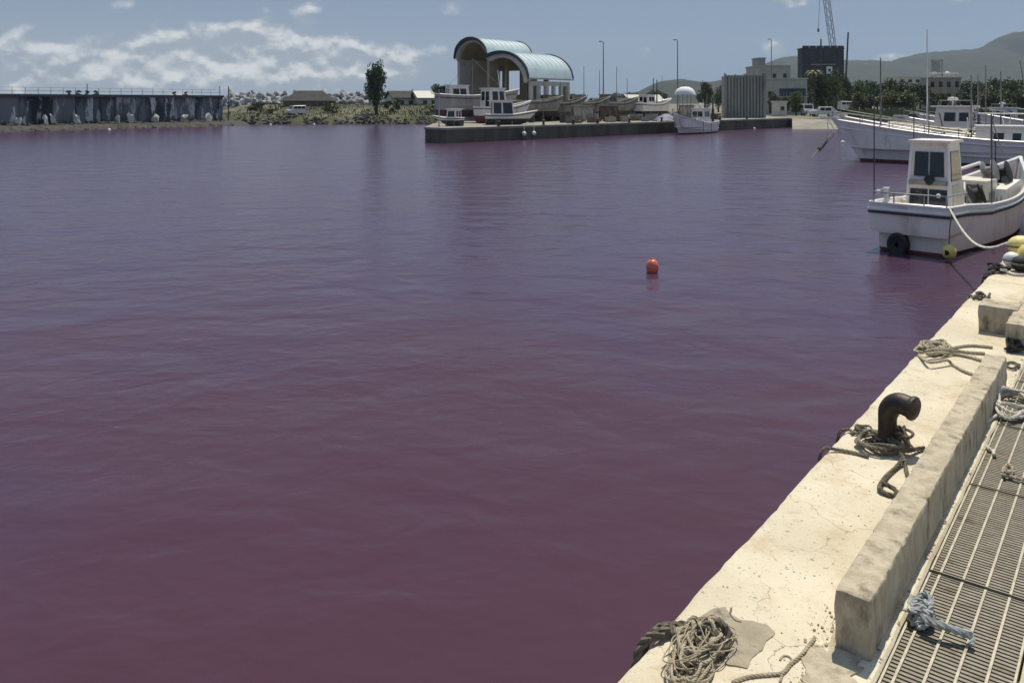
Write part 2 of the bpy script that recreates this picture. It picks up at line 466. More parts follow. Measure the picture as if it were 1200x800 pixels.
# ------------------------------------------------------------------ helpers: meshes
class MB:
    def __init__(self):
        self.v, self.f = [], []

    def add(self, vs, fs):
        o = len(self.v)
        self.v += [tuple(p) for p in vs]
        self.f += [tuple(i + o for i in f) for f in fs]
        return self

    def box(self, c, s, rz=0.0, taper=1.0, M=None):
        hx, hy, hz = s[0] / 2, s[1] / 2, s[2] / 2
        vs = []
        cr, sr = math.cos(rz), math.sin(rz)
        for sz in (-1, 1):
            k = taper if sz > 0 else 1.0
            for sx, sy in ((-1, -1), (1, -1), (1, 1), (-1, 1)):
                x, y, z = sx * hx * k, sy * hy * k, sz * hz
                p = Vector((c[0] + x * cr - y * sr, c[1] + x * sr + y * cr, c[2] + z))
                vs.append(M @ p if M else p)
        return self.add(vs, [(3, 2, 1, 0), (4, 5, 6, 7), (0, 1, 5, 4), (1, 2, 6, 5), (2, 3, 7, 6), (3, 0, 4, 7)])

    def prism(self, pts, z0, z1):
        n = len(pts)
        a = sum(pts[i][0] * pts[(i + 1) % n][1] - pts[(i + 1) % n][0] * pts[i][1] for i in range(n))
        if a < 0:
            pts = pts[::-1]
        vs = [(p[0], p[1], z0) for p in pts] + [(p[0], p[1], z1) for p in pts]
        fs = [tuple(range(n - 1, -1, -1)), tuple(range(n, 2 * n))]
        fs += [(i, (i + 1) % n, n + (i + 1) % n, n + i) for i in range(n)]
        return self.add(vs, fs)

    def loft(self, rings, closed=True, cap0=True, cap1=True):
        n = len(rings[0])
        vs = [p for r in rings for p in r]
        fs = []
        m = n if closed else n - 1
        for i in range(len(rings) - 1):
            for j in range(m):
                k = (j + 1) % n
                fs.append((i * n + j, i * n + k, (i + 1) * n + k, (i + 1) * n + j))
        if cap0:
            fs.append(tuple(range(n - 1, -1, -1)))
        if cap1:
            fs.append(tuple((len(rings) - 1) * n + j for j in range(n)))
        return self.add(vs, fs)

    def tube(self, pts, r, n=8, r1=None, caps=True):
        pts = [Vector(p) for p in pts]
        N = len(pts)
        rings = []
        up = None
        for i, p in enumerate(pts):
            t = (pts[min(i + 1, N - 1)] - pts[max(i - 1, 0)])
            t = t.normalized() if t.length > 1e-9 else Vector((0, 0, 1))
            if up is None:
                up = Vector((0, 0, 1)) if abs(t.z) < .9 else Vector((1, 0, 0))
            up = (up - t * up.dot(t))
            up = up.normalized() if up.length > 1e-6 else t.orthogonal().normalized()
            s = t.cross(up)
            k = r if r1 is None else r + (r1 - r) * i / max(N - 1, 1)
            if callable(r):
                k = r(i / max(N - 1, 1))
            rings.append([p + (up * math.cos(2 * math.pi * j / n) - s * math.sin(2 * math.pi * j / n)) * k for j in range(n)])
        return self.loft(rings, True, caps, caps)

    def lathe(self, prof, n=16, M=None):
        rings = []
        for (r, z) in prof:
            ring = [Vector((max(r, 1e-4) * math.cos(2 * math.pi * j / n), max(r, 1e-4) * math.sin(2 * math.pi * j / n), z)) for j in range(n)]
            rings.append([M @ p for p in ring] if M else ring)
        return self.loft(rings, True, True, True)

    def ball(self, c, r, n=12, sq=(1, 1, 1)):
        prof = []
        m = n // 2 + 1
        rings = []
        for i in range(m + 1):
            a = -math.pi / 2 + math.pi * i / m
            rr = max(math.cos(a), 1e-3) * r
            rings.append([Vector((c[0] + rr * math.cos(2 * math.pi * j / n) * sq[0], c[1] + rr * math.sin(2 * math.pi * j / n) * sq[1], c[2] + math.sin(a) * r * sq[2])) for j in range(n)])
        return self.loft(rings, True, True, True)

    def mesh(self, name, smooth=False):
        me = bpy.data.meshes.new(name)
        me.from_pydata(self.v, [], self.f)
        me.update()
        if smooth:
            me.polygons.foreach_set('use_smooth', [True] * len(me.polygons))
            try:
                me.set_sharp_from_angle(angle=R(40))
            except Exception:
                pass
        return me

    def build(self, name, m, parent=None, smooth=False):
        return link(name, self.mesh(name, smooth), m, parent)


def link(name, me, m, parent=None):
    if m and not me.materials:
        me.materials.append(m)
    o = bpy.data.objects.new(name, me)
    COL.objects.link(o)
    if parent:
        o.parent = parent
    return o


def tag(o, label, cat, group=None):
    o['label'] = label
    o['category'] = cat
    if group:
        o['group'] = group
    return o


def struct(o):
    o['kind'] = 'structure'
    return o


def stuff(o, label=None, cat=None):
    o['kind'] = 'stuff'
    if label:
        o['label'] = label
        o['category'] = cat
    return o


def thing(name, label, cat, loc=(0, 0, 0), rz=0.0, group=None):
    o = bpy.data.objects.new(name, None)
    COL.objects.link(o)
    o.empty_display_size = .2
    o.location = loc
    o.rotation_euler = (0, 0, rz)
    return tag(o, label, cat, group)


def copy_tree(o, parent=None):
    c = o.copy()
    COL.objects.link(c)
    c.parent = parent
    for ch in list(o.children):
        copy_tree(ch, c)
    return c


def bevel_box(s, bev, seg=2, sub=0.0, amp=0.0, nsc=6.0, seed=0.0, center_base=True):
    """a box with worn, rounded, uneven edges; origin at the middle of its base"""
    bm = bmesh.new()
    bmesh.ops.create_cube(bm, size=1)
    bmesh.ops.scale(bm, vec=s, verts=bm.verts)
    if sub:
        for ax in range(3):
            k = int(s[ax] / sub)
            for i in range(1, k):
                co = [0, 0, 0]
                co[ax] = -s[ax] / 2 + s[ax] * i / k
                no = [0, 0, 0]
                no[ax] = 1
                bmesh.ops.bisect_plane(bm, geom=bm.verts[:] + bm.edges[:] + bm.faces[:], plane_co=co, plane_no=no)
    edges = [e for e in bm.edges if len(e.link_faces) == 2 and e.calc_face_angle(0) > .8]
    bmesh.ops.bevel(bm, geom=edges, offset=bev, segments=seg, profile=.5, affect='EDGES')
    if amp:
        for v in bm.verts:
            q = v.co * nsc + Vector((seed, seed * 1.7, -seed))
            edge = sum(1 for a in range(3) if abs(abs(v.co[a]) - s[a] / 2) < bev * 1.5)
            k = amp * (2.6 if edge >= 2 else 1.0)
            v.co += noise.noise_vector(q) * k
            if edge >= 2:
                v.co.z -= max(0.0, noise.noise(q * .7) - .15) * amp * 9.0 if v.co.z > 0 else 0
                v.co.y -= math.copysign(max(0.0, noise.noise(q * .9 + Vector((9, 0, 0))) - .2) * amp * 7.0, v.co.y)
    for v in bm.verts:
        v.co.z += s[2] / 2 if center_base else 0
    me = bpy.data.meshes.new('worn_block')
    bm.to_mesh(me)
    bm.free()
    me.polygons.foreach_set('use_smooth', [True] * len(me.polygons))
    try:
        me.set_sharp_from_angle(angle=R(35))
    except Exception:
        pass
    return me


def smooth_path(pts, step):
    """Catmull-Rom through pts, resampled to equal steps"""
    pts = [Vector(p) for p in pts]
    pts = [pts[0] * 2 - pts[1]] + pts + [pts[-1] * 2 - pts[-2]]
    fine = []
    for i in range(1, len(pts) - 2):
        p0, p1, p2, p3 = pts[i - 1:i + 3]
        k = max(4, int((p2 - p1).length / step * 2))
        for j in range(k):
            t = j / k
            fine.append(.5 * ((2 * p1) + (p2 - p0) * t + (2 * p0 - 5 * p1 + 4 * p2 - p3) * t * t + (3 * p1 - p0 - 3 * p2 + p3) * t ** 3))
    fine.append(pts[-2])
    out = [fine[0]]
    acc = 0
    for a, b in zip(fine, fine[1:]):
        acc += (b - a).length
        if acc >= step:
            out.append(b)
            acc = 0
    if (out[-1] - fine[-1]).length > step * .3:
        out.append(fine[-1])
    return out


def rope(mb, pts, r, strands=3, lay=7.0, step=None, sides=5):
    """laid rope: strands twisted about the path"""
    path = smooth_path(pts, step or r * 1.1)
    N = len(path)
    fr = []
    up = None
    for i, p in enumerate(path):
        t = (path[min(i + 1, N - 1)] - path[max(i - 1, 0)]).normalized()
        if up is None:
            up = t.orthogonal().normalized()
        up = (up - t * up.dot(t)).normalized()
        fr.append((p, up.copy(), t.cross(up)))
    if strands == 1:
        return mb.tube(path, r, 6)
    s = 0.0
    for k in range(strands):
        a0 = 2 * math.pi * k / strands
        q = []
        s = 0.0
        for i, (p, a, b) in enumerate(fr):
            if i:
                s += (path[i] - path[i - 1]).length
            an = a0 + s / (r * lay) * 2 * math.pi
            q.append(p + (a * math.cos(an) + b * math.sin(an)) * r * .52)
        mb.tube(q, r * .56, sides)
    return mb


def dpt(px, py, h=0.0):
    """photo pixel -> point lying h above the near quay's top"""
    p = P(px, py, DZ + h)
    return p


def tangle(mb, c, ax, ay, rad, turns, r, zmax, seed, strands=3, base=DZ):
    """one long rope dropped in a loose heap; c in dock u,v, ax/ay half extents"""
    rg = random.Random(seed)
    pts = []
    a = rg.uniform(0, 6.28)
    for i in range(turns):
        a += rg.uniform(.7, 1.7)
        k = rg.uniform(.25, 1.0)
        u = c[0] + ax * k * math.cos(a) + rg.uniform(-.3, .3) * rad
        v = c[1] + ay * k * math.sin(a) + rg.uniform(-.3, .3) * rad
        fall = max(0.0, 1 - ((u - c[0]) / ax) ** 2 * .5 - ((v - c[1]) / ay) ** 2 * .5)
        z = base + r + rg.random() ** 1.3 * zmax * fall
        pts.append(D(u, v, z))
    return rope(mb, pts, r, strands)


def duv(px, py, z=DZ):
    p = P(px, py, z)
    return (p.x * UX + p.y * UY, p.x * UY - p.y * UX)

# ================================================================== the setting
w = MB()
w.add([(-5200, -300, 0), (5200, -300, 0), (5200, 5400, 0), (-5200, 5400, 0)], [(0, 1, 2, 3)])
struct(w.build('water', M_WATER))


def near_quay():
    us = [-3 + .06 * i for i in range(int(16 / .06))] + [13 + .5 * i for i in range(95)]
    VE, VL = -1.456, -.742
    rings = []
    for u in us:
        j = .007 * noise.noise(Vector((u * 1.7, 0, 4))) + .007 * noise.noise(Vector((u * 9, 3, 1))) - .02 * max(0, noise.noise(Vector((u * 4, 8, 8))) - .25)
        row = [(VE + j * .4, -1.6), (VE + j * .6, .4), (VE + j, DZ - .035), (VE + .008 + j * 1.2, DZ - .012), (VE + .028 + j * 1.4, DZ - .001)]
        for v in [-1.39, -1.3, -1.2, -1.1, -1.0, -.93, -.86, -.80, -.765]:
            row.append((v, DZ + .004 * noise.noise(Vector((u * 2.3, v * 6, 2)))))
        lip = .007 * noise.noise(Vector((u * 7, 5, 5)))
        row += [(VL - .010 + lip, DZ + .001), (VL + lip, DZ - .010), (VL + lip, DZ - .35)]
        rings.append([D(u, a, b) for a, b in row])
    mb = MB()
    mb.loft(rings, False, False, False)
    q = struct(mb.build('quay', M_QUAY, None, True))
    # concrete floor of the drain and the inland apron
    mb = MB()
    a, b = -3.0, 60.0
    mb.add([D(a, -.76, .93), D(b, -.76, .93), D(b, -.33, .93), D(a, -.33, .93)], [(3, 2, 1, 0)])
    mb.build('drain_floor', M_DRAIN, q)
    # silt washed into the gutter, almost up to the bars
    rr = []
    for i in range(120):
        u = 3.86 + .08 * i if i < 90 else 11.0 + (i - 90) * 1.6
        rr.append([D(u, v, DZ - .036 + .010 * noise.noise(Vector((u * 3, v * 8, 6)))) for v in (-.745, -.66, -.57, -.48, -.40, -.35)])
    mb = MB()
    mb.loft(rr, False, False, False)
    mb.add([D(3.86, -.745, .93), D(3.86, -.35, .93), D(3.86, -.35, DZ - .04), D(3.86, -.745, DZ - .04)], [(0, 1, 2, 3)])
    mb.build('silt', M_SILT, q, True)
    rings = []
    for i in range(int(63 / .25)):
        u = -3 + .25 * i
        lip = .006 * noise.noise(Vector((u * 7, 15, 5)))
        rings.append([D(u, -.352 + lip, .85), D(u, -.352 + lip, DZ - .012), D(u, -.338 + lip, DZ + .002), D(u, -.2, DZ + .004 * noise.noise(Vector((u, 2, 2)))), D(u, .6, DZ), D(u, 9, DZ), D(u, 9, -1.6)])
    mb = MB()
    mb.loft(rings, False, False, False)
    mb.build('apron', M_QUAY, q, True)
    return q


QUAY = near_quay()

# far quay, its face darker in colour than its top part
FQ = [(-5.06, 63.3), (35.3, 103.3), (34.5, 130), (-9, 130), (-7.0, 65.25)]
mb = MB()
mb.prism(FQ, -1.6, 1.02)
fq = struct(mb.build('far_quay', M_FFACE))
mb = MB()
cxq, cyq = 12.0, 100.0
mb.prism([(x + (x - cxq) * .003, y + (y - cyq) * .003) for x, y in FQ], 1.02, 1.20)
mb.build('quay_top', M_FQUAY, fq)
# ground behind
mb = MB()
mb.prism([(-9, 129.5), (34.5, 129.7), (35.4, 103.4), (48, 102), (160, 95), (420, 40), (4200, 100), (4200, 4900), (300, 4900), (-9, 210)], -1.6, 1.14)
struct(mb.build('ground', M_DIRT))
mb = MB()
mb.add([(33.2, 96, -.25), (38.8, 96, -.25), (41.2, 103.6, 1.18), (35.8, 103.6, 1.18), (33.2, 96, -1.5), (38.8, 96, -1.5), (41.2, 103.6, -1.5), (35.8, 103.6, -1.5)],
       [(0, 1, 2, 3), (0, 4, 5, 1), (1, 5, 6, 2), (3, 7, 4, 0)])
struct(mb.build('slipway', M_FQUAY))


def grass_bank():
    rings = []
    n = 60
    for i in range(n + 1):
        x = -46 + 48 * i / n
        yf = 117.5 + 3.0 * (i / n) + .9 * noise.noise(Vector((x * .4, 0, 0)))
        row = []
        for (dy, z) in [(-1.5, -.8), (0, .25), (1.0, 1.0), (4, 1.25), (9, 1.5), (16, 2.1), (24, 2.65), (32, 2.85), (44, 2.6), (52, .5), (56, -1)]:
            row.append(Vector((x + dy * -.06, yf + dy, z + (.18 * noise.noise(Vector((x * .5, dy * .4, 3))) if z > .3 else 0))))
        rings.append(row)
    mb = MB()
    mb.loft(rings, False, False, False)
    return struct(mb.build('grass_bank', M_GRASS, None, True))


BANK = grass_bank()


def bank_z(dy):
    pr = [(0, .25), (1.0, 1.0), (4, 1.25), (9, 1.5), (16, 2.1), (24, 2.65), (32, 2.85), (44, 2.6)]
    for (a, za), (b, zb) in zip(pr, pr[1:]):
        if a <= dy <= b:
            return za + (zb - za) * (dy - a) / (b - a)
    return 1.0


def on_bank(px, Y):
    X = (px - CX) / F * Y
    x = X
    yf = 117.5 + 3.0 * ((x + 46) / 48)
    return Vector((X, Y, bank_z(max(0, Y - yf)) - .08))


def hill(name, prof, Yr, seed, near=.62, far=1.5, amp=.035):
    """a wooded ridge: skyline heights at distance Yr falling away in front and behind"""
    xs = []
    p = prof
    k = 0
    px = p[0][0]
    while px <= p[-1][0]:
        while px > p[k + 1][0]:
            k += 1
        (x0, y0), (x1, y1) = p[k], p[k + 1]
        t = (px - x0) / (x1 - x0)
        t = t * t * (3 - 2 * t) * .5 + t * .5
        xs.append((px, y0 + (y1 - y0) * t))
        px += 4
    rows = [near + (far - near) * i / 30 for i in range(31)]
    rings = []
    for (px, py) in xs:
        zr = max(2.0, (HZ - py) / F * Yr)
        r = []
        for f in rows:
            Y = Yr * f
            if f < 1:
                b = ((f - near) / (1 - near))
                b = b * b * (3 - 2 * b) * .55 + b * .45
            else:
                b = max(0, 1 - ((f - 1) / (far - 1)) ** 1.5)
            nz = noise.fractal(Vector((px * .03 + seed, f * 7, seed)), 1.0, 2.0, 5)
            z = zr * b * (1 + .10 * nz * (1 - b)) + zr * amp * noise.fractal(Vector((px * .12, f * 22, seed)), .8, 2.0, 4) * min(1, b * 2)
            r.append(Vector(((px - CX) / F * Yr * (.55 + .45 * f), Y, max(z, 0) + (1.0 if b <= 0 else 1.2))))
        rings.append(r)
    mb = MB()
    mb.loft(rings, False, False, False)
    return struct(mb.build(name, M_HILL, None, True))


hill('hill', [(690, 119), (735, 112), (755, 105), (765, 98), (775, 94), (800, 91.5), (815, 94), (826, 96), (850, 92), (880, 86), (905, 84), (960, 96), (1040, 112), (1080, 118)], 1700, 2.0)
hill('mountain', [(840, 116), (880, 92), (896, 78), (906, 70), (920, 66), (940, 64.5), (965, 67), (995, 70), (1025, 70), (1047, 71.5), (1060, 66), (1085, 61), (1130, 57.5), (1164, 55.5), (1171, 49),
                  (1179, 40.5), (1190, 36.5), (1210, 36), (1260, 31), (1330, 44), (1400, 66), (1500, 84), (1640, 112)], 2700, 11.0, amp=.02)

# ================================================================== seawall on the left
SW0, SW1 = Vector((-74.0, 70.0)), Vector((-40.5, 113.5))
sw_dir = (SW1 - SW0).normalized()
sw_n = Vector((sw_dir.y, -sw_dir.x))          # towards the harbour
sw_len = (SW1 - SW0).length
sw_rz = math.atan2(sw_dir.y, sw_dir.x)
wall = thing('seawall', 'long dark concrete seawall streaked with white stains and topped by a railing', 'wall', (SW0.x, SW0.y, 0), sw_rz)
rg = random.Random(5)
x = 0.0
i = 0
while x < sw_len - .5:
    wd_ = min(rg.choice([2.2, 2.6, 3.1, 3.6, 4.2]), sw_len - x)
    pale = (i % 3 == 1) or rg.random() < .15
    pr = rg.uniform(.0, .22) - (.12 if not pale else 0)
    mb = MB()
    mb.box((x + wd_ / 2, .5 - pr / 2, 2.2), (wd_ - .06, 1.0 + pr, 3.3))
    mb.build('panel', M_SEAWALL_LT if pale else M_SEAWALL, wall)
    x += wd_
    i += 1
mb = MB()
mb.box((sw_len / 2, .9, 2.2), (sw_len - .02, .9, 3.26))
mb.build('core', M_CAPC, wall)
mb = MB()
mb.box((sw_len / 2 - .05, .45, 4.0), (sw_len + .2, 1.5, .3))
mb.build('cap', M_CAPC, wall)
nposts = 40
for i in range(nposts):
    mb = MB()
    xx = .3 + (sw_len - .6) * i / (nposts - 1)
    tall = 1.35 if i in (26, 39) else .85
    mb.tube([(xx, .25, 4.1), (xx, .25, 4.1 + tall)], .05 if tall > 1 else .028, 6)
    mb.build('railing_post', M_POLE if tall > 1 else M_MAST, wall)
for zz in (4.55, 4.93):
    mb = MB()
    mb.tube([(.2, .25, zz), (sw_len - .2, .25, zz)], .022, 5)
    mb.build('rail', M_MAST, wall)


def swp(s, off, z):
    q = SW0 + sw_dir * s + sw_n * off
    return Vector((q.x, q.y, z))


def rock_mesh(seed, r, sq=(1, 1, .7), n=2, amp=.35):
    bm = bmesh.new()
    bmesh.ops.create_icosphere(bm, subdivisions=n, radius=r)
    for v in bm.verts:
        q = v.co.normalized()
        k = 1 + amp * noise.noise(q * 1.3 + Vector((seed, seed * 2, 1))) + amp * .4 * noise.noise(q * 3.5 + Vector((seed, 5, 1)))
        v.co = Vector((q.x * r * k * sq[0], q.y * r * k * sq[1], q.z * r * k * sq[2]))
    me = bpy.data.meshes.new('rock')
    bm.to_mesh(me)
    bm.free()
    return me


# low rubble footing along the wall and the bank: far too many stones to count
def rubble(name, pts, label, seed, m=M_ROCK):
    rg = random.Random(seed)
    mb = MB()
    base = [rock_mesh(seed + k * 3.1, 1.0, (1, 1, .75), 1) for k in range(6)]
    data = [([v.co.copy() for v in me.vertices], [tuple(p.vertices) for p in me.polygons]) for me in base]
    for (p, r) in pts:
        vs, fs = rg.choice(data)
        rot = Matrix.Rotation(rg.uniform(0, 6.28), 3, 'Z') @ Matrix.Rotation(rg.uniform(-.5, .5), 3, 'X')
        mb.add([Vector(p) + rot @ v * r for v in vs], fs)
    o = mb.build(name, m)
    return stuff(o, label, 'rocks')


rg = random.Random(3)
pts = []
for k in range(900):
    s = rg.uniform(0, sw_len)
    off = rg.uniform(-.2, 4.2)
    pts.append((swp(s, off, .75 - .22 * off + rg.uniform(-.12, .05)), rg.uniform(.15, .38)))
rubble('rubble_footing', pts, 'dark stone rubble at the foot of the stained seawall', 1)
mb = MB()
mb.add([swp(-2, -1, .7), swp(sw_len + 2, -1, .7), swp(sw_len + 2, 2.4, .45), swp(-2, 2.4, .45), swp(-2, 4.8, -.4), swp(sw_len + 2, 4.8, -.4)], [(0, 3, 2, 1), (3, 4, 5, 2)])
struct(mb.build('rubble_slope', M_ROCK))
pts = []
for k in range(700):
    X = rg.uniform(-44, 1)
    yf = 117.5 + 3.0 * ((X + 46) / 48)
    dy = rg.uniform(-1.0, 1.3)
    pts.append((Vector((X, yf + dy, .25 + dy * .62)), rg.uniform(.16, .38)))
rubble('bank_rubble', pts, 'dark stones along the waterline below the grassy bank', 2)

# broken pale concrete leaning on the seawall
spots = [(86, 'b'), (50, 'a'), (59, 'c'), (15, 'a'), (134, 'a'), (148, 'a'), (152, 'c'), (178, 'b'), (210, 'a'), (240, 'a')]
for k, (px, _) in enumerate(spots):
    # point of the wall seen at that column
    t = (px - CX) / F
    s = (t * SW0.y - SW0.x) / (sw_dir.x - t * sw_dir.y)
    me = rock_mesh(20 + k * 1.7, 1.0, (.22 + .25 * rg.random(), .3, .45 + .4 * rg.random()), 2, 1.1)
    o = link('broken_slab', me, M_PALEROCK)
    o.location = swp(s + .3 * rg.random(), .35 + .45 * rg.random(), 1.05)
    o.rotation_euler = (rg.uniform(-.2, .2), rg.uniform(-.75, .75), sw_rz)
    tag(o, 'pale chunk of broken concrete leaning on the foot of the dark seawall', 'concrete', 'broken slabs along the seawall')

# dark shrubs growing on top of the wall
LEAFM = {}


def leaf_cloud(name, n, rx, ry, rz_, leaf, seed, clumps=14, hollow=.35):
    rg = random.Random(seed)
    cs = []
    for _ in range(clumps):
        while True:
            p = Vector((rg.uniform(-1, 1), rg.uniform(-1, 1), rg.uniform(-1, 1)))
            if hollow < p.length < 1:
                break
        cs.append((Vector((p.x * rx, p.y * ry, p.z * rz_)), rg.uniform(.28, .5)))
    mb = MB()
    for _ in range(n):
        c, k = rg.choice(cs)
        d = Vector((rg.gauss(0, 1), rg.gauss(0, 1), rg.gauss(0, 1)))
        d = d.normalized() * (rg.random() ** .4)
        p = c + Vector((d.x * rx, d.y * ry, d.z * rz_)) * k
        a = Vector((rg.gauss(0, 1), rg.gauss(0, 1), rg.gauss(0, 1))).normalized()
        b = a.orthogonal().normalized()
        L_ = leaf * rg.uniform(.6, 1.3)
        b = Matrix.Rotation(rg.uniform(0, 6.28), 3, a) @ b
        c2 = a.cross(b)
        mb.add([p - b * L_, p + c2 * L_ * .55, p + b * L_, p - c2 * L_ * .55], [(0, 1, 2, 3)])
    return mb.mesh(name)


shrub_me = [leaf_cloud('shrub_leaves', 260, .75, .6, .5, .12, 40 + k, 8, .1) for k in range(2)]
for k, px in enumerate([82, 91, 103, 115, 204, 217]):
    t = (px - CX) / F
    s = (t * SW0.y - SW0.x) / (sw_dir.x - t * sw_dir.y)
    o = link('shrub', shrub_me[k % 2], M_LEAFD)
    o.location = swp(s, -.15, 4.38)
    o.rotation_euler = (0, 0, k * 1.3)
    o.scale = (.62, .62, .62)
    tag(o, 'small dark round shrub poking above the cap of the seawall', 'shrub', 'shrubs on the seawall')

# flagless mast with stays at the end of the wall
mst = thing('stayed_mast', 'thin dark mast held by wires at the end of the seawall', 'mast', (*(SW1 + sw_dir * .9), 0.4))
mb = MB()
mb.tube([(0, 0, 0), (0, 0, 5.1)], .09, 8, .06)
mb.build('pole', M_POLE, mst)
for (dx, dy) in ((2.6, .8), (3.6, 1.6), (1.8, -1.0)):
    mb = MB()
    mb.tube([(0, 0, 4.8), (dx, dy, .4)], .02, 4)
    mb.build('stay', M_MAST, mst)

# ------------------------------------------------------------------ tetrapods behind the bank
mbt = MB()
dirs = [Vector((0, 0, 1)), Vector((.943, 0, -.333)), Vector((-.471, .816, -.333)), Vector((-.471, -.816, -.333))]
for d in dirs:
    mbt.tube([d * .05, d * 1.25, d * 1.36], lambda t: .52 - .2 * t, 8)
tet_me = mbt.mesh('tetrapod', True)
rg = random.Random(12)
k = 0
for row in range(3):
    px = 262 + row * 4
    while px < 540:
        if 328 < px < 388 and row < 2:
            px += 9
            continue
        Y = 164 + row * 2.2 + rg.uniform(-.6, .6)
        o = link('tetrapod', tet_me, M_TETRA)
        q = PY(px, 121.0 - row * 3.9 + rg.uniform(-1.3, 1.0), Y)
        o.location = q
        o.rotation_euler = (rg.uniform(0, 6.28), rg.uniform(0, 6.28), rg.uniform(0, 6.28))
        s = rg.uniform(.85, 1.05)
        o.scale = (s, s, s)
        tag(o, 'pale concrete tetrapod in the jumbled heap beyond the grassy bank', 'tetrapod', 'tetrapods beyond the grassy bank')
        px += rg.uniform(8, 10.5)
        k += 1
mb = MB()
rings = []
for i in range(25):
    X = -62 + 56 * i / 24
    rings.append([Vector((X, 160, 1)), Vector((X, 163.5, 2.9)), Vector((X, 168, 3.9)), Vector((X, 176, -1))])
mb.loft([[Vector((p.x, p.y, p.z - .35)) for p in q_] for q_ in rings], False, False, False)
struct(mb.build('breakwater_core', M_ROCK, None, True))

# ================================================================== trees
CROWN = {}


def crown_mesh(key, *a):
    if key not in CROWN:
        CROWN[key] = leaf_cloud('crown', *a)
    return CROWN[key]


def tree(name, label, loc, h, spread, kind, seed, group=None, trunk_h=.35, m=M_LEAF):
    rg = random.Random(seed)
    t = thing(name, label, 'tree', loc, rg.uniform(0, 6.28), group)
    mb = MB()
    r = .035 * h
    top = h * .8
    ptsT = [(0, 0, -.2), (rg.uniform(-.02, .02) * h, rg.uniform(-.02, .02) * h, h * .3), (rg.uniform(-.03, .03) * h, rg.uniform(-.03, .03) * h, h * .55), (0, 0, top)]
    mb.tube(smooth_path(ptsT, h * .06), r, 7, r * .25)
    for k in range(5):
        a = rg.uniform(0, 6.28)
        z0 = h * rg.uniform(.3, .6)
        mb.tube([(0, 0, z0), (math.cos(a) * spread * .35, math.sin(a) * spread * .35, z0 + h * .12), (math.cos(a) * spread * .7, math.sin(a) * spread * .7, z0 + h * .22)], r * .45, 5, r * .12)
    mb.build('trunk', M_BARK, t)
    if kind == 'round':
        me = crown_mesh(('round', seed % 4), 2300, 1, 1, 1, .105, 100 + seed % 4, 30, .15)
    elif kind == 'tall':
        me = crown_mesh(('tall', seed % 2), 3400, 1, 1, 1, .10, 200 + seed % 2, 60, .0)
    else:
        me = crown_mesh(('open', seed % 3), 900, 1, 1, 1, .09, 300 + seed % 3, 11, .5)
    c = link('crown', me, m, t)
    ch = h * (1 - trunk_h) / 2
    c.location = (0, 0, h - ch)
    c.scale = (spread / 1.25, spread / 1.25, ch / 1.2)
    c.rotation_euler = (0, 0, rg.uniform(0, 6.28))
    return t


q = on_bank(441, 126)
tree('upright_tree', 'tall dense dark green tree standing alone on the grassy bank', q, 8.4, 1.95, 'tall', 1, trunk_h=.13, m=M_LEAFD)
q = on_bank(517, 132)
tree('small_tree', 'small dark bushy-headed tree behind the lone light pole on the quay corner', q, 4.6, 1.9, 'round', 5, trunk_h=.5, m=M_LEAFD)
for px, Y, hh, lab in [(386, 128, 2.0, 'low olive bush on the bank beside the white van'), (300, 127, 1.9, 'dark little bush on the bank between seawall and van'), (317, 124, 1.0, 'tiny dark bush low on the bank short of the van'),
                       (460, 131, 2.0, 'thin dark bush on the bank close to the lone tall tree'), (532, 123, 3.4, 'brown-green scrub at the end of the bank by the quay'), (505, 124, 1.8, 'low brown-green scrub on the bank near the quay corner')]:
    q = on_bank(px, Y)
    o = link('bush', leaf_cloud('bush_leaves', 420, .9, .8, .6, .13, int(px), 8, .1), M_LEAFD if 'dark' in lab else M_LEAFY)
    s = hh / 1.3
    o.location = q + Vector((0, 0, .48 * hh))
    o.scale = (s * (1.0 if hh > 1.5 else 1.2), s, s)
    tag(o, lab, 'bush')

# tufts on the bank: uncountable
rg = random.Random(8)
mb = MB()
for _ in range(5000):
    X = rg.uniform(-44, 1)
    yf = 117.5 + 3.0 * ((X + 46) / 48)
    dy = rg.uniform(1.2, 30)
    z = bank_z(dy)
    a = rg.uniform(0, 3.14)
    hh = rg.uniform(.12, .42)
    ww = rg.uniform(.05, .14)
    p = Vector((X - dy * .06, yf + dy, z - .15))
    d = Vector((math.cos(a) * ww, math.sin(a) * ww, 0))
    ln = Vector((rg.uniform(-.1, .1), rg.uniform(-.1, .1), hh + .15))
    mb.add([p - d, p + d, p + ln], [(0, 1, 2)])
stuff(mb.build('grass', M_GRASS), 'rough dry grass covering the bank', 'grass')


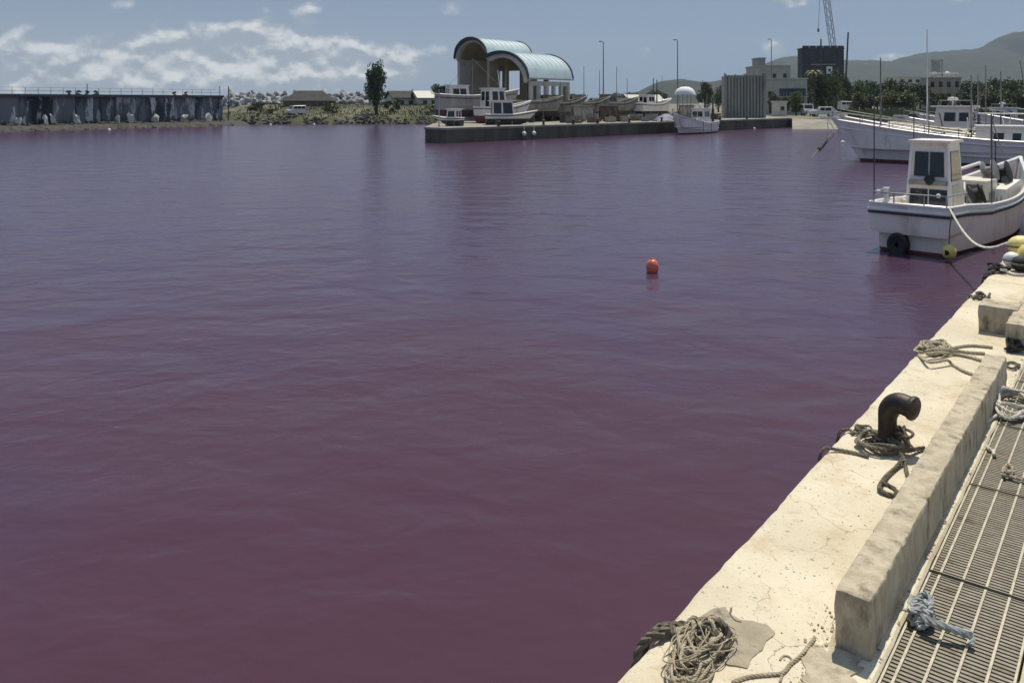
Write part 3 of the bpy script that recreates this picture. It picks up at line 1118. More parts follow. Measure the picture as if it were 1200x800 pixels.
# ================================================================== buildings
def gable_house(name, label, loc, rz, wx, wy, hw, hr, mw, mr, windows=(), group=None, hip=False, over=.35):
    t = thing(name, label, 'building', loc, rz, group)
    mb = MB()
    mb.prism([(-wx / 2, -wy / 2), (wx / 2, -wy / 2), (wx / 2, wy / 2), (-wx / 2, wy / 2)], 0, hw)
    if not hip:
        for sx in (-1, 1):
            x = sx * (wx / 2 - .05)
            mb.add([(x - .05, -wy / 2, hw), (x - .05, wy / 2, hw), (x - .05, 0, hw + hr), (x + .05, -wy / 2, hw), (x + .05, wy / 2, hw), (x + .05, 0, hw + hr)],
                   [(0, 2, 1), (3, 4, 5), (0, 1, 4, 3), (1, 2, 5, 4), (2, 0, 3, 5)])
    mb.build('wall', mw, t)
    mb = MB()
    ex, ey = wx / 2 + over, wy / 2 + over
    zl = hw - .05
    if hip:
        k = wx / 2 - wy * .42
        mb.add([(-ex, -ey, zl), (ex, -ey, zl), (ex, ey, zl), (-ex, ey, zl), (-k, 0, hw + hr), (k, 0, hw + hr)], [(3, 2, 1, 0), (0, 1, 5, 4), (1, 2, 5), (2, 3, 4, 5), (3, 0, 4)])
    else:
        dz = .14
        for s in (-1, 1):
            a = [(-ex, s * ey, zl), (ex, s * ey, zl), (ex, 0, hw + hr + .05), (-ex, 0, hw + hr + .05)]
            b = [(p[0], p[1], p[2] + dz) for p in a]
            mb.add(a + b, [(0, 1, 2, 3), (7, 6, 5, 4), (0, 4, 5, 1), (1, 5, 6, 2), (2, 6, 7, 3), (3, 7, 4, 0)])
    mb.build('roof', mr, t)
    for (side, x, z, w_, h_) in windows:
        o_ = MB()
        if side == 'f':
            o_.box((x, -wy / 2 - .02, z), (w_, .06, h_))
        else:
            o_.box((-wx / 2 - .02, x, z), (.06, w_, h_))
        o_.build('window', M_GLASS, t)
    return t


def box_building(name, label, x0, x1, ytop, ybase, Y, depth, m, rows=0, cols=0, roof=None, wfrac=(.5, .5), group=None):
    """flat roofed block seen square-on: pixel extents at distance Y"""
    a, b = PY(x0, ytop, Y), PY(x1, ybase, Y)
    zb, zt = min(b.z, 1.14), a.z
    W = b.x - a.x
    t = thing(name, label, 'building', ((a.x + b.x) / 2, Y, zb), 0, group)
    mb = MB()
    mb.box((0, depth / 2, (zt - zb) / 2), (W, depth, zt - zb))
    mb.build('wall', m, t)
    mb = MB()
    mb.box((0, depth / 2, zt - zb + .1), (W + .3, depth + .3, .22))
    mb.build('roof', roof or m, t)
    vis = zt - b.z if b.z > 1.14 else zt - zb
    for r_ in range(rows):
        for c in range(cols):
            cw, chh = W / cols, vis / rows
            o = MB()
            o.box((-W / 2 + cw * (c + .5), -.02, (zt - zb) - chh * (r_ + .5)), (cw * wfrac[0], .08, chh * wfrac[1]))
            w_ = o.build('window', M_GLASS, t)
            o = MB()
            o.box((-W / 2 + cw * (c + .5), -.06, (zt - zb) - chh * (r_ + .5) - chh * wfrac[1] / 2 - .04), (cw * wfrac[0] + .15, .14, .07))
            o.build('sill', M_HOUSE, w_)
    return t


# houses beyond the bank
q = on_bank(360, 141)
gable_house('low_shed', 'low shed with a broad dark hipped roof beyond the grassy bank', (q.x, 143, 2.0), .15, 8.6, 5.2, 1.5, 1.75, M_WOOD, M_DKROOF, hip=True, windows=[('f', 2.4, .7, 1.2, .7)])
for px, dk, ww, lab in [(470, True, 5.0, 'pale gabled hut with dark roof just right of the lone tall tree'), (497, False, 4.2, 'small pale hut with grey roof between the lone tree and the quay')]:
    q = on_bank(px, 146)
    gable_house('hut', lab, (q.x, 148, 2.2), .5, ww, 3.6, 1.7, 1.2, M_CRM, M_DKROOF if dk else M_GREYP, windows=[('f', -.8, 1.0, .8, .7), ('f', .9, 1.0, .8, .7)])


def car(name, label, loc, rz, m, van=True, cat='van'):
    t = thing(name, label, cat, loc, rz)
    L_, W_ = (3.4, 1.5)
    prof = [(-1.7, .35), (1.55, .35), (1.7, .6), (1.68, .95), (1.25, 1.05), (.85, 1.75), (-1.6, 1.8), (-1.7, 1.0)] if van else \
           [(-1.9, .35), (1.8, .35), (1.95, .55), (1.9, .8), (1.0, .92), (.45, 1.4), (-1.1, 1.42), (-1.7, .95), (-1.92, .85)]
    mb = MB()
    rings = []
    for y, k in ((-W_ / 2, .94), (-W_ / 2 + .08, 1), (W_ / 2 - .08, 1), (W_ / 2, .94)):
        rings.append([Vector((x * (1 if k == 1 else .985), y, .9 + (z - .9) * k)) for x, z in prof])
    mb.loft(rings)
    body = mb.build('body', m, t)
    for s in (-1, 1):
        for (x0, x1) in ((-1.45, -.75), (-.65, .05), (.15, .8)) if van else ((-.95, -.2), (-.1, .5)):
            o = MB()
            zt = 1.6 if van else 1.3
            o.box(((x0 + x1) / 2, s * (W_ / 2 + .005), zt - .2), (x1 - x0, .03, .42))
            o.build('window', M_GLASS, t)
    o = MB()
    xf = 1.08 if van else .75
    o.add([(xf + .12, -.6, 1.1), (xf + .12, .6, 1.1), (xf - .2, .55, 1.66 if van else 1.35), (xf - .2, -.55, 1.66 if van else 1.35)], [(0, 1, 2, 3)])
    for v in range(len(o.v)):
        o.v[v] = (o.v[v][0] + .04, o.v[v][1], o.v[v][2])
    o.build('windscreen', M_GLASS, t)
    for sx in (-1.1, 1.05):
        for sy in (-1, 1):
            o = MB()
            Mx = Matrix.Translation((sx, sy * (W_ / 2 - .12), .3)) @ Matrix.Rotation(R(90), 4, 'X')
            o.lathe([(.3, -.1), (.3, .1)], 14, Mx)
            wv = o.build('wheel', M_BLACK, t)
            o = MB()
            Mx = Matrix.Translation((sx, sy * (W_ / 2 - .12), .3)) @ Matrix.Rotation(R(90), 4, 'X')
            o.lathe([(.17, -.11), (.17, .11)], 10, Mx)
            o.build('rim', M_STEEL, wv)
    for sy in (-.5, .5):
        o = MB()
        o.box((1.69, sy, .78), (.06, .26, .16))
        o.build('headlight', M_FWHITE, t)
    return t


q = on_bank(347, 123)
car('parked_van', 'white van with a dark windscreen parked on the grassy bank', (q.x, q.y, q.z + .05), math.pi + .75, M_CARW).scale = (.82, .82, .82)


# ------------------------------------------------------------------ twin-vault boat hall
def boat_hall():
    aX, wX = Vector((.64, .768)), Vector((.768, -.64))
    O = Vector((-6.1, 92.0))
    rz = math.atan2(aX.y, aX.x)
    # local: x along the vault axis, y = -width direction
    t = thing('boat_hall', 'open boat hall of two barrel vaults with turquoise roofs and arched plaster front', 'building', (O.x, O.y, 1.2), rz)
    L_ = 7.2

    def arc(c, a, z0, rise, w0, w1, n=20):
        out = []
        for i in range(n + 1):
            ww = w0 + (w1 - w0) * i / n
            q_ = max(0.0, 1 - ((ww - c) / a) ** 2)
            out.append((ww, z0 + rise * math.sqrt(q_)))
        return out
    v1 = arc(2.25, 2.45, 6.85, 2.1, -.2, 4.7, 26)
    v2 = arc(6.48, 4.02, 4.2, 3.05, 4.55, 10.49, 26)

    def shell(prof, x0, x1, dt, name, m):
        mb = MB()
        o = []
        for i, (w_, z) in enumerate(prof):
            a_, b_ = prof[max(i - 1, 0)], prof[min(i + 1, len(prof) - 1)]
            n_ = Vector((-(b_[1] - a_[1]), b_[0] - a_[0])).normalized()
            o.append((w_ + n_.x * dt, z + n_.y * dt))
        ring = prof + o[::-1]
        mb.loft([[Vector((x, -w_, z)) for w_, z in ring] for x in (x0, x1)])
        return mb.build(name, m, t, True)
    for prof, nm in ((v1, 'vault'), (v2, 'vault')):
        shell(prof, 0, L_, .12, 'vault_shell', M_HALLIN)
        o = [(w_ * 1.0, z + .13) for w_, z in prof]
        rf = shell(o, -.35, L_ + .35, .10, 'roof', M_ROOF)
        for k in range(9):
            xx = .2 + (L_ - .4) * k / 8
            mb = MB()
            mb.tube([Vector((xx, -w_, z + .25)) for w_, z in prof], .045, 4)
            s_ = mb.build('seam', M_ROOF, rf)
        for xx in (-.42, L_ + .42):
            mb = MB()
            oo = [(w_, z + .02) for w_, z in prof]
            ring = oo + [(w_ + (w_ - 4.5) * .012, z + .34) for w_, z in prof][::-1]
            mb.loft([[Vector((x, -w_, z)) for w_, z in ring] for x in (xx - .12, xx + .12)])
            mb.build('roof_trim', M_ROOFEDGE, t, True)
    # plaster arch bands at the front
    for prof, c, band in ((v1, 2.25, .42), (v2, 6.48, .75)):
        inner = [(c + (w_ - c) * (1 - band / 4.0), z - band * .55) for w_, z in prof]
        mb = MB()
        ring = prof + inner[::-1]
        mb.loft([[Vector((x, -w_, z)) for w_, z in ring] for x in (-.2, .35)])
        mb.build('arch_band', M_HALL, t, True)
    # walls: outer, party, low side wall with piers, back walls with openings
    mb = MB()
    mb.box((L_ / 2, -.0, 6.85 / 2), (L_ - .1, .35, 6.85))
    mb.build('side_wall', M_HALL, t)
    for (xa, xb, za, zb) in ((.05, 1.6, 0, 6.9), (6.2, L_ - .05, 0, 6.9), (1.6, 6.2, 0, 2.4), (1.6, 6.2, 6.1, 6.9), (3.05, 3.4, 2.4, 6.1)):
        mb = MB()
        mb.box(((xa + xb) / 2, -4.5, (za + zb) / 2), (xb - xa - .004, .35, zb - za))
        mb.build('party_wall', M_HALLIN, t)
    for k in range(6):
        mb = MB()
        mb.box((.3 + (L_ - .6) * k / 5, -10.3, 2.05), (.35, .35, 4.2))
        mb.build('pier', M_HALL, t)
    mb = MB()
    mb.box((L_ / 2, -10.3, .7), (L_ - .2, .22, 1.4))
    mb.build('low_wall', M_HALL, t)
    mb = MB()
    mb.box((L_ / 2, -10.3, 4.0), (L_ - .2, .25, .5))
    mb.build('eaves_beam', M_HALL, t)
    for (wa, wb, za, zb) in ((.18, 4.3, 0, 2.9), (.18, 4.3, 5.7, 6.8), (.75, 1.5, 2.9, 5.7), (3.45, 4.3, 2.9, 5.7)):
        mb = MB()
        mb.box((L_ - .3, -(wa + wb) / 2, (za + zb) / 2), (.25, wb - wa - .004, zb - za))
        mb.build('back_wall', M_HALLIN, t)
    mb = MB()
    gp = [(w_, z - .02) for w_, z in v1 if .2 < w_ < 4.3]
    ring = [(gp[0][0], 6.8)] + gp + [(gp[-1][0], 6.8)]
    mb.loft([[Vector((x, -w_, z)) for w_, z in ring] for x in (L_ - .42, L_ - .18)])
    mb.build('back_gable', M_HALLIN, t)
    # back of the wide vault: wall pieces round two tall openings
    for (a_, b_, z0, z1) in ((4.7, 5.9, 0, 5.4), (7.0, 7.55, 0, 5.4), (9.3, 10.2, 0, 4.2), (5.9, 7.0, 0, 2.4), (7.55, 9.3, 0, 2.0), (5.9, 7.0, 5.0, 5.4), (7.55, 9.3, 5.0, 5.4)):
        mb = MB()
        mb.box((L_ - .3, -(a_ + b_) / 2, (z0 + z1) / 2), (.25, b_ - a_ - .004, z1 - z0))
        mb.build('back_wall', M_HALLIN, t)
    mb = MB()
    gp = [(w_, z - .02) for w_, z in v2 if 4.75 < w_ < 9.95]
    ring = [(gp[0][0], 5.4)] + [p for p in gp if p[1] > 5.4] + [(9.6, 5.4)]
    mb.loft([[Vector((x, -w_, z)) for w_, z in ring] for x in (L_ - .42, L_ - .18)])
    mb.build('back_gable', M_HALLIN, t)
    return t


boat_hall()

# ------------------------------------------------------------------ ribbed steel enclosure on the far quay
def ribbed():
    a, b = PY(849, 88.5, 104), PY(897, 139, 104)
    W = b.x - a.x
    t = thing('ribbed_screen', 'tall weathered grey screen of vertical steel ribs standing on the far quay', 'screen', ((a.x + b.x) / 2, 104, 1.2), -.03)
    hh = a.z - 1.2
    mb = MB()
    mb.box((0, .9, hh / 2 - .05), (W - .1, 1.7, hh - .1))
    mb.build('core', M_RIBW, t)
    n = 13
    for i in range(n):
        mb = MB()
        cx_ = -W / 2 + W * (i + .5) / n
        wv = W / n
        mb.prism([(cx_ - wv * .42, .05), (cx_ - wv * .26, -.16), (cx_ + wv * .26, -.16), (cx_ + wv * .42, .05)], 0, hh + (.04 if i % 3 else .10))
        mb.build('rib', M_RIBW, t)
    for xx in (-W / 2 + .05, W / 2 - .05):
        mb = MB()
        mb.box((xx, -.02, hh / 2 + .15), (.14, .2, hh + .3))
        mb.build('corner_post', M_GREYP, t)
    return t


ribbed()

# ------------------------------------------------------------------ town behind the far quay
box_building('low_house', 'long grey flat-roofed house behind the ribbed screen', 898, 946, 93, 121, 132, 8, M_HOUSE, 0, 0)
lh_ = bpy.data.objects['low_house']
for (xa, xb, za, zb, nm_, mm_) in ((-1.2, 3.1, 3.05, 4.3, 'recess_shade', M_DARKB), (-3.0, -2.2, 2.9, 3.8, 'window', M_GLASS), (-2.9, -1.9, .3, 1.7, 'dark_panel', M_DARKB), (-1.5, .2, .2, 1.9, 'garage_door', M_GREYP), (.8, 2.4, .5, 1.7, 'window', M_GLASS)):  # the band above the balcony is a dark slab painted as a recess's shade
    mb = MB()
    mb.box(((xa + xb) / 2, -.03, (za + zb) / 2), (xb - xa, .1, zb - za))
    mb.build(nm_, mm_, lh_)
mb = MB()
mb.box((.9, -.5, 2.98), (4.6, 1.0, .14))
mb.build('balcony', M_HOUSE, lh_)
for k in range(10):
    mb = MB()
    mb.tube([(-1.3 + k * .49, -.95, 3.0), (-1.3 + k * .49, -.95, 3.7)], .03, 4)
    mb.build('baluster', M_GREYP, lh_)
mb = MB()
mb.box((-.6, .3, 5.1), (1.4, .2, .7))
mb.build('roof_sign', M_FWHITE, lh_)
box_building('upper_house', 'pale upper storey of a house showing above the ribbed screen', 889, 926, 78, 100, 150, 8, M_HOUSE, 1, 3, wfrac=(.3, .22))
box_building('stair_tower', 'small dark grey box tower above the pale upper storey', 888.5, 897, 69, 80, 161, 4, M_GREYP)
db = box_building('dark_building', 'big dark grey sheet-clad building with a small white sign panel', 940, 989, 57.5, 100, 190, 3, M_DARKB, 0, 0, roof=M_DARKB)
W = (989 - 940) / F * 190
for k in range(6):
    mb = MB()
    mb.box((-W / 2 + W * (k + .5) / 6, -.05, 13.6 - 1.2 * (k % 1)), (W / 6 - .12, .12, 3.4))
    mb.build('panel', M_DARKB, db)
mb = MB()
mb.box((0, -.09, 10.9), (W * .6, .14, .25))
mb.build('gutter', M_GREYP, db)
mb = MB()
mb.box((PY(971.5, 82, 190).x - (PY(940, 0, 190).x + PY(989, 0, 190).x) / 2, -.18, PY(971, 82.5, 190).z - 1.14), (1.35, .14, 1.7))
sg = mb.build('sign_panel', M_FWHITE, db)
mb = MB()
mb.box((PY(971.5, 82, 190).x - (PY(940, 0, 190).x + PY(989, 0, 190).x) / 2, -.27, PY(971, 82.5, 190).z - 1.14), (.55, .06, .6))
mb.build('sign_mark', M_BLACK, sg)
cb = box_building('cream_building', 'cream low building below the trees with a dark open ground floor', 955, 999, 101, 112, 158, 7, M_HOUSE, 1, 4, wfrac=(.45, .3))
for k in range(6):  # dark slabs coloured as the shade inside the open ground floor
    mb = MB()
    mb.box((-3.4 + k * 1.36, -.12, 1.0), (.9, .2, 2.0))
    mb.build('dark_panel', M_DARKB, cb)
tb = box_building('tan_building', 'tan building with a rooftop frame standing behind the moored boats', 1088, 1126, 92, 120, 175, 3.5, M_TANB, 2, 4, wfrac=(.45, .45))
mb = MB()
zt = PY(1100, 92, 175).z - 1.14
for (x0, x1, z0, z1) in ((-2.2, -2.0, 0, 4.1), (.0, .2, 0, 4.1), (-2.2, .2, 3.9, 4.1), (-2.2, .2, .9, 1.1)):
    mb.box(((x0 + x1) / 2 + .4, 2, zt + (z0 + z1) / 2), (x1 - x0, .25, z1 - z0))
fr_ = mb.build('roof_frame', M_HOUSE, tb)
mb = MB()
mb.box((-.6, 2.25, zt + 2.6), (1.5, .3, 2.3))
mb.build('tank', M_HOUSE, tb)
mb = MB()
for k in range(7):
    mb.tube([(-3.2 + k * 1.06, .4, zt + .2), (-3.2 + k * 1.06, .4, zt + 1.1)], .04, 4)
mb.tube([(-3.2, .4, zt + 1.1), (3.2, .4, zt + 1.1)], .05, 4)
mb.build('parapet_rail', M_FWHITE, tb)
for xx in (-1.6, 1.2):
    mb = MB()
    mb.ball((xx, 1.2, zt + 1.0), .55, 10)
    mb.build('water_tank', M_FWHITE, tb)
box_building('pale_shed', 'pale flat shed among the trees behind the moored boats', 1053, 1080, 91, 99, 210, 8, M_CRM, 1, 3, wfrac=(.5, .4))
box_building('shore_shed', 'low white shed on the shore right of the ribbed screen', 912, 922, 120, 134, 119, 3, M_CRM, 1, 1, wfrac=(.4, .3))
gable_house('quay_shack', 'little grey shack with tin roof left of the white-canopied boat', (*PY(752, 110, 140).xy, 1.14), .3, 6.0, 4.0, 2.2, 1.0, M_HOUSE, M_GREYP, windows=[('f', -1.2, 1.2, 1.0, .8), ('f', 1.2, 1.2, 1.0, .8)])
gable_house('net_store', 'weathered timber net store behind the laid-up boats', (*PY(716, 110, 136).xy, 1.14), .4, 7.0, 4.0, 1.8, .8, M_WOOD, M_DKROOF, windows=[('f', -1.6, 1.1, 1.0, .8), ('f', 1.6, 1.1, 1.0, .8)])

car('kei_van', 'silver boxy van parked beside the long grey house', (*PY(946, 120, 124).xy, 1.14), -1.75, M_CARS)
car('parked_car', 'white car with three dark windows parked at the head of the slipway', (*PY(964, 128, 116).xy, 1.14), math.pi - .1, M_CARW, False, 'car')
car('white_truck', 'white van parked under the cream building', (*PY(994, 116, 146).xy, 1.6), .05, M_CARW)

# lamp posts on the far quay
def lamp_post(px, ytop, ybase, Y, label):
    a = PY(px, ytop, Y)
    t = thing('lamp_post', label, 'lamp post', (a.x, Y, 1.14))
    hh = a.z - 1.14
    mb = MB()
    mb.lathe([(.16, 0), (.16, .25), (.10, .3), (.055, hh)], 10)
    mb.build('pole', M_LAMPP, t)
    mb = MB()
    mb.tube(smooth_path([(0, 0, hh - .05), (-.03, 0, hh + .1), (-.12, 0, hh + .16), (-.3, 0, hh + .15)], .08), .045, 6)
    mb.build('arm', M_LAMPP, t)
    mb = MB()
    mb.box((-.42, 0, hh + .14), (.42, .2, .12), 0, .8)
    lh = mb.build('lamp_head', M_LAMPP, t)
    mb = MB()
    mb.box((-.42, 0, hh + .07), (.3, .15, .03))
    mb.build('lens', M_FWHITE, lh)
    return t


lamp_post(707, 50, 138, 112, 'tall lamp post behind the laid-up boats')
lamp_post(794, 48, 138, 116, 'tall lamp post rising behind the white-canopied boat')
lamp_post(904, 47, 138, 140, 'slender lamp post behind the pale upper storey')
for px, yt, yb, Y, r0, lab, r1 in [(962, 46, 84, 187, .20, 'thick dark pole standing against the dark building', .17), (994, 38, 76, 184, .24, 'thick leaning dark pole to the right of the dark building', .18),
                                   (514.5, 105, 147, 66.5, .05, 'thin pale pole on the corner of the far quay', .04)]:
    a = PY(px, yt, Y)
    t = thing('pole', lab, 'pole', (a.x, Y, 1.14))
    lean = -.9 if px == 994 else 0
    mb = MB()
    mb.tube([(lean, 0, 0), (0, 0, a.z - 1.14)], r0, 8, r1)
    mb.build('shaft', M_POLE if px > 600 else M_HOUSE, t)
    mb = MB()
    mb.lathe([(r0 * 2, -.05), (r0 * 2, .12), (r0 * 1.2, .2)], 8, Matrix.Translation((lean, 0, 0)))
    mb.build('footing', M_FQUAY, t)

# lattice crane behind the dark building
def crane():
    a, b = PY(976, 62, 215), PY(962.5, -45, 215)
    t = thing('crane', 'blue-grey lattice boom crane rising behind the dark building', 'crane', (a.x + 2.0, 215, 1.14))
    o = Vector((a.x + 2.0, 215, 1.14))
    p0 = Vector((0, 0, 2.2))
    p1 = b - o
    mb = MB()
    d = (p1 - p0)
    ax = d.normalized()
    sx = Vector((0, 1, 0)).cross(ax).normalized()
    sy = ax.cross(sx)
    ch = []
    for (u_, v_) in ((-1, -1), (1, -1), (1, 1), (-1, 1)):
        ln = [p0 + (sx * u_ + sy * v_) * .1] + [p0 + d * f + (sx * u_ + sy * v_) * .62 for f in (.1, .9)] + [p1 + (sx * u_ + sy * v_) * .2]
        mb.tube(ln, .075, 5)
    n = 26
    for i in range(n):
        f0, f1 = .1 + .8 * i / n, .1 + .8 * (i + 1) / n
        c = [(-1, -1), (1, -1), (1, 1), (-1, 1)]
        for k in range(4):
            u0, u1 = c[k], c[(k + 1) % 4]
            if i % 2:
                u0, u1 = u1, u0
            mb.tube([p0 + d * f0 + (sx * u0[0] + sy * u0[1]) * .62, p0 + d * f1 + (sx * u1[0] + sy * u1[1]) * .62], .045, 4)
    mb.build('boom', M_CRANE, t)
    mb = MB()
    mb.box((.8, 0, 2.2), (4.2, 2.6, 1.9), 0, .92)
    mb.build('engine_house', M_CRANE, t)
    mb = MB()
    mb.box((-1.0, -1.7, 2.1), (1.4, .9, 1.7), 0, .9)
    cbn = mb.build('cab', M_CRANE, t)
    mb = MB()
    mb.box((-1.3, -2.16, 2.35), (.8, .06, .9))
    mb.build('window', M_GLASS, cbn)
    for s in (-1, 1):
        mb = MB()
        mb.tube([(-2.4, s * 1.5, .55), (2.4, s * 1.5, .55)], .5, 10)
        mb.box((0, s * 1.5, .5), (4.6, .7, .9))
        mb.build('track', M_BLACK, t)
    mb = MB()
    mb.tube([p1, p1 + Vector((-.8, 0, -18))], .05, 4)
    mb.build('hoist_cable', M_POLE, t)
    mb = MB()
    mb.box(tuple(p1 + Vector((-.8, 0, -18.3))), (.4, .3, .9))
    mb.build('hook_block', M_POLE, t)


crane()

# trees and hedges on the right-hand shore
rg = random.Random(21)
TREES = [
    # px, ybase, ytop, Y, halfwidth px, kind, mat, label
    (947, 112, 86, 151, 7, 'round', M_LEAF, 'round green tree in front of the dark building beside the palm'),
    (962, 110, 85, 152, 8, 'round', M_LEAFY, 'yellow-green tree in front of the middle of the dark building'),
    (979, 110, 82, 150, 9, 'round', M_LEAFY, 'broad yellow-green tree in front of the right end of the dark building'),
    (993, 112, 86, 152, 6, 'round', M_LEAF, 'green tree by the thick leaning pole'),
    (1012, 118, 92, 165, 10, 'round', M_LEAFD, None), (1028, 118, 94, 160, 10, 'round', M_LEAF, None), (1044, 118, 93, 172, 11, 'round', M_LEAFD, None),
    (1062, 118, 95, 165, 11, 'round', M_LEAF, None), (1078, 118, 96, 160, 10, 'round', M_LEAFD, None), (1020, 120, 104, 145, 9, 'round', M_LEAFY, None),
    (1040, 122, 106, 142, 11, 'round', M_LEAF, None), (1066, 122, 106, 140, 12, 'round', M_LEAFY, None), (1136, 118, 93, 168, 10, 'round', M_LEAF, None),
    (1150, 118, 94, 165, 11, 'round', M_LEAFD, None), (1166, 118, 92, 170, 12, 'round', M_LEAF, None), (1184, 118, 91, 165, 12, 'round', M_LEAFD, None),
    (1200, 118, 92, 168, 12, 'round', M_LEAF, None), (1218, 118, 90, 165, 14, 'round', M_LEAF, None), (1158, 122, 104, 140, 12, 'round', M_LEAF, None), (1182, 122, 104, 142, 12, 'round', M_LEAFY, None),
    (1130, 122, 106, 142, 9, 'round', M_LEAFD, None), (1100, 122, 108, 140, 9, 'round', M_LEAF, None), (1206, 122, 103, 140, 12, 'round', M_LEAF, None),
    (908, 130, 108, 124, 6, 'round', M_LEAFY, 'low olive tree in front of the long grey house'), (933, 130, 106, 126, 7, 'round', M_LEAF, 'green tree at the right end of the long grey house'),
    (921, 130, 112, 123, 5, 'round', M_LEAFD, 'dark bushy tree below the balcony of the long grey house'), (1006, 128, 108, 128, 8, 'round', M_LEAFY, 'yellow-green tree between the white van and the moored boats'),
    (722, 118, 108, 190, 8, 'round', M_LEAFD, 'low dark tree behind the laid-up boats left of the net store'), (740, 118, 107, 200, 9, 'round', M_LEAF, 'low green tree behind the timber net store'),
    (770, 118, 104, 195, 9, 'round', M_LEAFD, 'dark tree behind the little grey shack'), (826, 118, 96, 175, 7, 'round', M_LEAFD, 'dark tree rising behind the white-canopied boat'),
    (842, 118, 100, 170, 7, 'round', M_LEAFD, 'dark tree just left of the ribbed screen'), (880, 100, 84, 180, 10, 'round', M_LEAFD, 'dark tree behind the ribbed screen'),
    (676, 118, 109, 200, 9, 'round', M_LEAFD, 'low dark tree behind the boat hall end'), (925, 112, 98, 150, 8, 'round', M_LEAFD, 'dark tree behind the long grey house'),
]
for k, (px, yb, yt, Y, hw, kind, m, lab) in enumerate(TREES):
    hw *= 1.2
    top = PY(px, yt, Y)
    hh = top.z - 1.14
    tree('broadleaf_tree', lab or {M_LEAF: 'mid green', M_LEAFD: 'dark green', M_LEAFY: 'yellow-green'}[m] + ' tree in the leafy belt behind the moored boats', (top.x, Y, 1.14), hh, hw / F * Y * 1.25, kind, k, 'trees behind the moored boats' if not lab else None, trunk_h=.12, m=m)
# a palm by the dark building
q = PY(954, 88, 147)
pal = thing('palm_tree', 'small palm with drooping fronds in front of the dark building', 'palm', (q.x, 147, 1.14))
hh = q.z - 1.14
mb = MB()
mb.tube([(0, 0, 0), (.1, 0, hh * .5), (0, 0, hh)], .2, 7, .13)
mb.build('trunk', M_BARK, pal)
for k in range(14):
    a = k * 6.283 / 14 + .1
    mb = MB()
    pts_ = [Vector((math.cos(a) * r_ * 1.9, math.sin(a) * r_ * 1.9, hh + .7 * math.sin(r_ * 2.6) - .7 * r_ * r_ + (.3 if k % 2 else 0))) for r_ in (0, .25, .5, .75, 1.0)]
    sd = Vector((-math.sin(a), math.cos(a), 0)) * .28
    rows_ = [[p - sd * s_, p + Vector((0, 0, .08)), p + sd * s_] for p, s_ in zip(pts_, (.2, 1, 1.1, .8, .1))]
    mb.loft(rows_, False, False, False)
    mb.build('frond', M_LEAFY, pal)
# low scrub along the right shore: reads as one mass
mb = MB()
for _ in range(9000):
    px = rg.uniform(995, 1230)
    Y = rg.uniform(104, 138)
    X = (px - CX) / F * Y
    a = rg.uniform(0, 3.14)
    hh = rg.uniform(.2, .9) * (1.0 if rg.random() < .8 else 1.5)
    ww = rg.uniform(.1, .25)
    p = Vector((X, Y, 1.0))
    d = Vector((math.cos(a) * ww, math.sin(a) * ww, 0))
    mb.add([p - d, p + d, p + d * .3 + Vector((rg.uniform(-.2, .2), 0, hh + .14)), p - d * .5 + Vector((rg.uniform(-.2, .2), 0, hh * .7 + .14))], [(0, 1, 2, 3)])
stuff(mb.build('scrub', M_LEAFY), 'rough green scrub along the shore behind the moored boats', 'scrub')


# ================================================================== boats
def hull_fns(L, B, zs, sw, bowp=2.3, mid=.45):
    def wd_(t):
        if t < mid:
            q_ = t / mid
            return B / 2 * (sw + (1 - sw) * (q_ * (2 - q_)))
        return max(B / 2 * (1 - ((t - mid) / (1 - mid)) ** bowp), .03)

    def sh(t):
        if t < .4:
            q_ = t / .4
            return zs[0] + (zs[1] - zs[0]) * q_ * (2 - q_)
        q_ = (t - .4) / .6
        return zs[1] + (zs[2] - zs[1]) * q_ ** 2.0
    return wd_, sh


